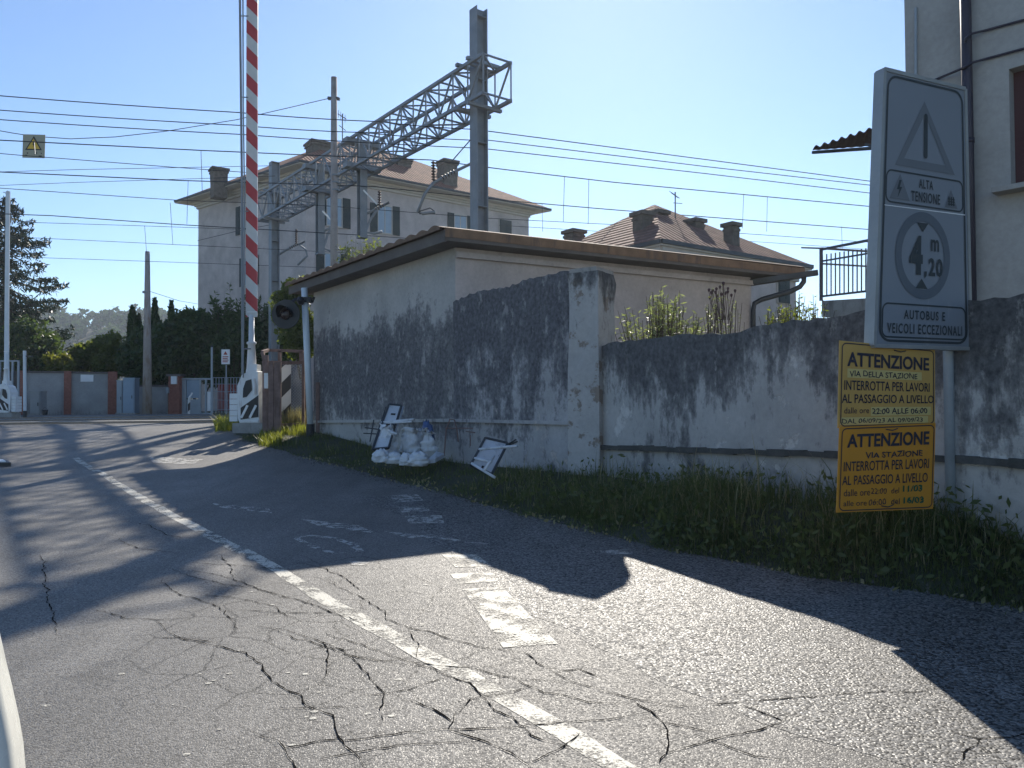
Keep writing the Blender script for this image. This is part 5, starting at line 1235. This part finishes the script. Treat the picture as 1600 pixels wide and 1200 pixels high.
# low dark foliage under the conifer and hedge
G_ = 'trees and shrubs beyond the tracks'
def Bz(px, d): p = U(px, 648, d); return Vector((p.x, p.y, .8))
plant('shrub', 'dark shrub under the conifer boughs above the first wall panel', 'shrub', Bz(60, 43.5), [ub(40, 545, 43.5, 45, 42), ub(85, 572, 43.5, 24, 14, .3)], 5200, .13, M['lf_dark'], .5, G_)
plant('shrub', 'small yellow green shrub above the first brick pier', 'shrub', Bz(92, 42.5), [ub(88, 568, 42.5, 18, 16), ub(100, 575, 42.5, 16, 12, .6)], 1500, .1, M['lf_bright'], .5, G_)
plant('shrub', 'sunlit yellow green bush before the wooded hill', 'shrub', Bz(150, 45), [ub(140, 555, 45, 24, 18), ub(165, 545, 45, 22, 18), ub(122, 566, 45, 18, 14, .7)], 3600, .13, M['lf_green'], .5, G_)
plant('shrub', 'second sunlit bush, just left of the cypress group', 'shrub', Bz(178, 44), [ub(178, 545, 44, 20, 28), ub(172, 570, 44, 24, 20, .7)], 2600, .12, M['lf_green'], .5, G_)
def cypress(px, pyt, d, w_, label, lean=0):
    b = Bz(px, d); T = U(px, pyt, d); H = T.z-b.z; t = thing('cypress', b, label, 'tree', G_); pts = []
    for i in range(2300):
        f = random.random()**.8; r_ = w_*d/1200*(math.sin(min(1, f*1.6+.25)*math.pi/2)*(1-f**3.2)+.03)*(.75+.25*math.sin(f*17+px))*random.uniform(.45, 1.08)
        a = random.uniform(0, 6.28); pts.append((b.x+math.cos(a)*r_, b.y+math.sin(a)*r_, b.z+H*f))
    V, F = rot_leaves(pts, .17, .4, 0, (0, 0, 1)); bulk('crown', V, F, M['lf_dark'], t); mb = MB(); mb.tube([b, b+Vector((0, 0, H*.9))], [.14, .03], 6); mb.build('trunk', M['bark'], t)
for px, pyt, d, w_, lb in ((206, 480, 44, 17, 'pointed dark cypress, first in the row left of the grey pole'), (216, 492, 45, 14, 'shorter cypress close against the grey pole'), (241, 468, 44, 22, 'tallest cypress, just right of the grey pole'), (267, 472, 45, 17, 'slender cypress second from the grey pole'), (283, 490, 44, 20, 'rounded cypress before the left corner of the big house')): cypress(px, pyt, d, w_, lb)
plant('shrub', 'broad dark shrub mass behind the metal gate', 'shrub', Bz(305, 43.5), [ub(300, 520, 43.5, 38, 28), ub(322, 545, 43.5, 36, 40), ub(268, 555, 43.5, 48, 40), ub(225, 560, 43.5, 30, 40), ub(350, 560, 43.5, 40, 40)], 12500, .15, M['lf_dark'], .5, G_)
plant('shrub', 'dark shrub before the big house, low behind the striped boom', 'shrub', Bz(385, 43), [ub(380, 530, 43, 42, 36, 1.3), ub(430, 530, 43, 40, 36)], 5200, .13, M['lf_dark'], .5, G_)
plant('shrub', 'grey green shrub left of the cabin behind the crossing light', 'shrub', Bz(480, 30), [ub(468, 455, 30, 26, 18), ub(450, 480, 30, 24, 30), ub(470, 520, 30, 30, 40, 1.3)], 4200, .09, M['lf_green'], .5, G_)
# behind the low wall
def inb(px, py, d): p = U(px, py, d); return Vector((p.x, p.y, .5))
def shoots(name, label, cat, base, heads, lsize, mat, asp=.25, group=None, per=26, curve=.12, leaf_from=.25):
    """open growth: each head is where a leafy shoot ends; leaves sit along the shoots with sky between"""
    t = thing(name, base, label, cat, group); base = Vector(base); mb = MB(); pts = []; nr_ = []
    for tip in heads:
        tip = Vector(tip); f0 = base+Vector((tip.x-base.x, tip.y-base.y, 0))*.35; d = tip-f0
        mid = f0.lerp(tip, .55)+Vector((random.uniform(-1, 1), random.uniform(-1, 1), .3))*curve*d.length*.5
        P = [f0*(1-u)**2+mid*2*u*(1-u)+tip*u*u for u in (0, .25, .5, .75, 1)]; mb.tube(P, [.009, .008, .006, .005, .003], 4, False)
        for q in range(per):
            u = leaf_from+(1-leaf_from)*random.random(); c = f0*(1-u)**2+mid*2*u*(1-u)+tip*u*u
            dd = Vector((random.gauss(0, 1), random.gauss(0, 1), random.gauss(.4, .6))).normalized(); ln = lsize*random.uniform(.6, 1.3)
            pts.append(c+dd*ln); nr_.append(dd*ln)
    A = np.array([tuple(x) for x in nr_]); C = np.array([tuple(x) for x in pts]); n = len(C)
    b = rng.normal(size=(n, 3)); a = A/np.linalg.norm(A, axis=1, keepdims=True); b -= a*(a*b).sum(1, keepdims=True); b /= np.linalg.norm(b, axis=1, keepdims=True); w2 = np.linalg.norm(A, axis=1, keepdims=True)*asp
    V = np.stack([C-A, C+b*w2, C+A, C-b*w2], 1).reshape(-1, 3); bulk('foliage', V, np.arange(n*4).reshape(n, 4), mat, t)
    mb.build('stem', M['bark'], t); return t
def hd(spec, d, n, jz=8):
    out = []
    for i in range(n):
        px, py, rx, ry = random.choice(spec); out.append(U(px+random.gauss(0, rx), py+random.gauss(0, ry), d+random.gauss(0, .25)))
    return out
GP = 'garden plants over the low wall'
shoots('oleander', 'narrow leaved evergreen shrub rising over the low wall by the pillar', 'shrub', inb(1030, 560, 11.2), hd([(1028, 462, 7, 8), (1022, 478, 12, 8), (1040, 485, 16, 8), (1055, 475, 10, 10), (1000, 490, 18, 7), (990, 505, 14, 9), (1070, 500, 16, 8), (1090, 508, 14, 7), (1030, 505, 25, 10), (1050, 512, 28, 8), (1000, 520, 20, 6)], 11.2, 150), .045, M['lf_olive'], .2, GP, 34)
th = shoots('thistle', 'tall seed headed thistle standing above the low wall', 'plant', inb(1130, 560, 10.6), hd([(1130, 460, 14, 10), (1112, 470, 6, 10), (1142, 480, 10, 12), (1125, 490, 14, 10), (1108, 495, 8, 8)], 10.6, 46), .028, M['lf_olive'], .22, GP, 15, leaf_from=.45)
mb = MB()
for i in range(16):
    px, py = random.gauss(1132, 12), random.uniform(443, 466); h = U(px, py, 10.6+random.uniform(-.2, .2)); mb.lathe(h, [(-.02, .006), (0, .017), (.018, .02), (.03, .009)], 7); mb.tube([h-Vector((0, 0, .02)), U(1130+(px-1130)*.5, 500, 10.6)], [.004, .005], 4)
mb.build('seed_heads', M['thistle'], th)
shoots('tree', 'small open crowned tree before the big house, seen behind the striped boom', 'tree', Bz(375, 42.5), hd([(350, 462, 12, 9), (362, 478, 16, 10), (380, 470, 14, 10), (402, 475, 16, 12), (345, 490, 12, 8), (375, 500, 24, 12), (418, 490, 12, 14), (335, 470, 5, 5)], 42.5, 150), .15, M['lf_dark'], .32, G_, 36)
shoots('shrub', 'leafy treetop showing over the cabin roof below the gantry', 'shrub', Bz(562, 27), hd([(552, 384, 10, 7), (578, 380, 10, 6), (540, 398, 6, 6), (565, 392, 14, 8), (590, 385, 7, 5), (560, 410, 16, 6)], 27, 110), .09, M['lf_green'], .3, 'shrubs round the cabin', 36)
shoots('shrub', 'low yellow green bush on the wall between downpipe and terrace', 'shrub', inb(1235, 540, 9.9), hd([(1222, 480, 12, 6), (1245, 468, 8, 7), (1268, 470, 12, 8), (1210, 492, 10, 5), (1255, 485, 18, 6), (1232, 488, 14, 5), (1275, 480, 8, 8)], 9.9, 90), .03, M['lf_green'], .35, GP, 30)
# grass: blades bent over, four verts each
def blades(pts, h, w_, lean=.5):
    n = len(pts); P = np.asarray(pts); a = rng.uniform(0, 2*np.pi, n); hh = h*rng.uniform(.5, 1.35, n) if np.isscalar(h) else np.asarray(h)*rng.uniform(.5, 1.35, n)
    s = np.stack([np.cos(a), np.sin(a), np.zeros(n)], 1); f = np.stack([-np.sin(a), np.cos(a), np.zeros(n)], 1)*rng.uniform(.1, 1, (n, 1))*lean; up = np.array([0, 0, 1.0])
    ww = (w_*rng.uniform(.6, 1.4, n))[:, None]; H = hh[:, None]
    m1 = P+up*H*.55+f*H*.28; tip = P+up*H*.95+f*H*.95
    V = np.stack([P-s*ww, P+s*ww, m1+s*ww*.75, m1-s*ww*.75, tip], 1).reshape(-1, 3)
    i = np.arange(n)*5; F = [(k, k+1, k+2, k+3) for k in i]+[(k+3, k+2, k+4) for k in i]
    me = V; return me, F
def grass(name, V, F, mat):
    me = bpy.data.meshes.new(name); me.from_pydata(V.tolist(), [], F); me.materials.append(mat); o = bpy.data.objects.new(name, me); COL.objects.link(o); return o
M['grass'] = leafmat('verge_grass', (.03, .055, .018), (.13, .15, .06), .4); M['drygrass'] = leafmat('dry_grass', (.16, .15, .08), (.36, .32, .19), .3); M['lawn'] = leafmat('bright_grass', (.07, .1, .015), (.2, .22, .05), .5)
def wall_y_limit(x, y):  # keep tufts on the road side of the walls
    for A, B in ((W0, W2), (S0, S1), (C0, C1)):
        d = B-A; t = ((x-A.x)*d.x+(y-A.y)*d.y)/d.length_squared
        if -.02 <= t <= 1.02:
            n = Vector((d.y, -d.x, 0)); n = -n if n.y > 0 else n
            if n.normalized().dot(Vector((x-A.x, y-A.y, 0))) < .03: return False
    return True
pts = []; hs = []
while len(pts) < 26000:
    y = random.uniform(2.2, 18) if random.random() < .55 else random.uniform(4.2, 9); o_ = abs(random.gauss(0, 1.0)) if random.random() < .4 else random.uniform(0, 3.4); x = xedge(y)+o_-.06+.06*math.sin(y*7)-(abs(random.gauss(0, .1)) if random.random() < .06 else 0)
    if not wall_y_limit(x, y) or x > 6: continue
    if mnoise.noise(Vector((x*1.1, y*1.1, 3))) < -.08 and random.random() < .7: continue
    tall = sm(.1, .9, o_)*(.75+.7*mnoise.noise(Vector((x*.9, y*.9, 8))))*(1-.72*sm(7.5, 11.5, y)); cl = .5+.5*math.sin(x*5.3+1.7*math.sin(y*3.1))*math.sin(y*4.4)
    pts.append((x, y, ground_z(x, y)-.01)); hs.append((.05+.26*tall*(.4+cl))*(1 if random.random() < .94 else 1.7))
V, F = blades(pts, hs, .0042, 1.15); grass('verge_grass', V, F, M['grass'])['kind'] = 'stuff'
sel = [i for i in range(len(pts)) if random.random() < .17 and hs[i] > .12]
V, F = blades([pts[i] for i in sel], [hs[i]*1.35 for i in sel], .0035, .8); grass('dry_weeds', V, F, M['drygrass'])['kind'] = 'stuff'
# broad leaved weeds in the verge
P = np.array([pts[i] for i in range(len(pts)) if random.random() < .2 and pts[i][1] < 10]); P[:, 2] += rng.uniform(.03, .32, len(P))
V, F = rot_leaves(P, .034, .42); bulk('verge_weeds', V, F, M['grass'], kind='stuff')
M['gravel'] = simple('grit', (.13, .12, .11), .95, 0, .5, 40, 0, .1)
# grit and dead leaves along the ragged edge of the asphalt
GV = []; GF = []
for i in range(2600):
    y = random.uniform(2.2, 17); x = xedge(y)+random.gauss(.0, .16); r_ = abs(random.gauss(.008, .006))+.003; b = len(GV); c = (x, y, max(road_z(x, y)+.006, ground_z(x, y))+r_*.3)
    for t in range(5): a = t*1.2566+random.uniform(-.3, .3); GV.append((c[0]+math.cos(a)*r_, c[1]+math.sin(a)*r_, c[2]-r_*.5))
    GV.append((c[0], c[1], c[2]+r_*.6)); GF += [(b+t, b+(t+1) % 5, b+5) for t in range(5)]
bulk('edge_gravel', GV, GF, M['gravel'], kind='stuff')
P = np.array([(xedge(y)+abs(random.gauss(0, .5))-.15, y, 0) for y in np.random.RandomState(3).uniform(2.5, 15, 420)]); P[:, 2] = [max(ground_z(a, b), road_z(a, b)+.006)+.02 for a, b, _ in P]
V, F = rot_leaves(P, .028, .55, 0, (0, 0, .6)); bulk('dead_leaves', V, F, M['drygrass'], kind='stuff')
def tuft(px0, px1, py0, py1, n, h, label):
    q = []; hs_ = []
    for i in range(n):
        p = G(random.uniform(px0, px1), random.triangular(py0, py1, (py0+py1)/2)); 
        q.append((p.x, p.y, p.z)); hs_.append(h*random.uniform(.5, 1.1))
    V, F = blades(q, hs_, .007, .8); o = grass('grass_tuft', V, F, M['lawn']); o['kind'] = 'stuff'
tuft(336, 380, 661, 676, 1500, .3, ''); tuft(404, 440, 680, 700, 1100, .2, ''); tuft(425, 478, 668, 684, 1300, .24, '')
q = [(U(random.uniform(440, 476), 640, d_).x, d_, gc.z) for d_ in (19.0, 19.2, 19.6, 20) for i in range(160)]
V, F = blades(q, .5, .008, .5); grass('grass_tuft', V, F, M['drygrass'])['kind'] = 'stuff'
# wooded hill far away
hv = []; hf = []; nx, ny = 60, 8
for j in range(ny+1):
    for i in range(nx+1):
        x = -420+i*10; f = j/ny; y = 280+f*160
        hgt = 43+5*math.sin(x*.021+1)+3*math.sin(x*.06); hv.append((x, y, .8+hgt*math.sin(f*math.pi/2)))
for j in range(ny):
    for i in range(nx): a = j*(nx+1)+i; hf.append((a, a+1, a+nx+2, a+nx+1))
bulk('hill', hv, hf, M['earth'], kind='structure', smooth=True)
cs = []
for i in range(620):
    f = random.random()**1.2; x = random.uniform(-330, -60); hgt = 43+5*math.sin(x*.021+1)+3*math.sin(x*.06); y = 280+f*150; z = .8+hgt*math.sin(f*math.pi/2); r_ = random.uniform(2.4, 5)
    cs.append(cloud((x, y, z+r_*.8), (r_, r_, r_*random.uniform(.8, 1.3)), 90, 4, .7))
V, F = rot_leaves(np.concatenate(cs), 1.05, .7); bulk('far_woods', V, F, M['lf_hill'], kind='stuff')
# ------------------------------------------------------------------ thin haze over the whole place
mb = MB(); mb.box((-60, 300, 45), (1100, 700, 102)); 
m = bpy.data.materials.new('haze_air'); m.use_nodes = True; nt = m.node_tree; nt.nodes.remove(nt.nodes['Principled BSDF'])
pv = nt.nodes.new('ShaderNodeVolumePrincipled'); pv.inputs['Color'].default_value = (.75, .86, 1, 1); pv.inputs['Density'].default_value = .0004; pv.inputs['Anisotropy'].default_value = .5
nt.links.new(pv.outputs[0], nt.nodes['Material Output'].inputs['Volume'])
o = mb.build('haze', m); o['kind'] = 'stuff'
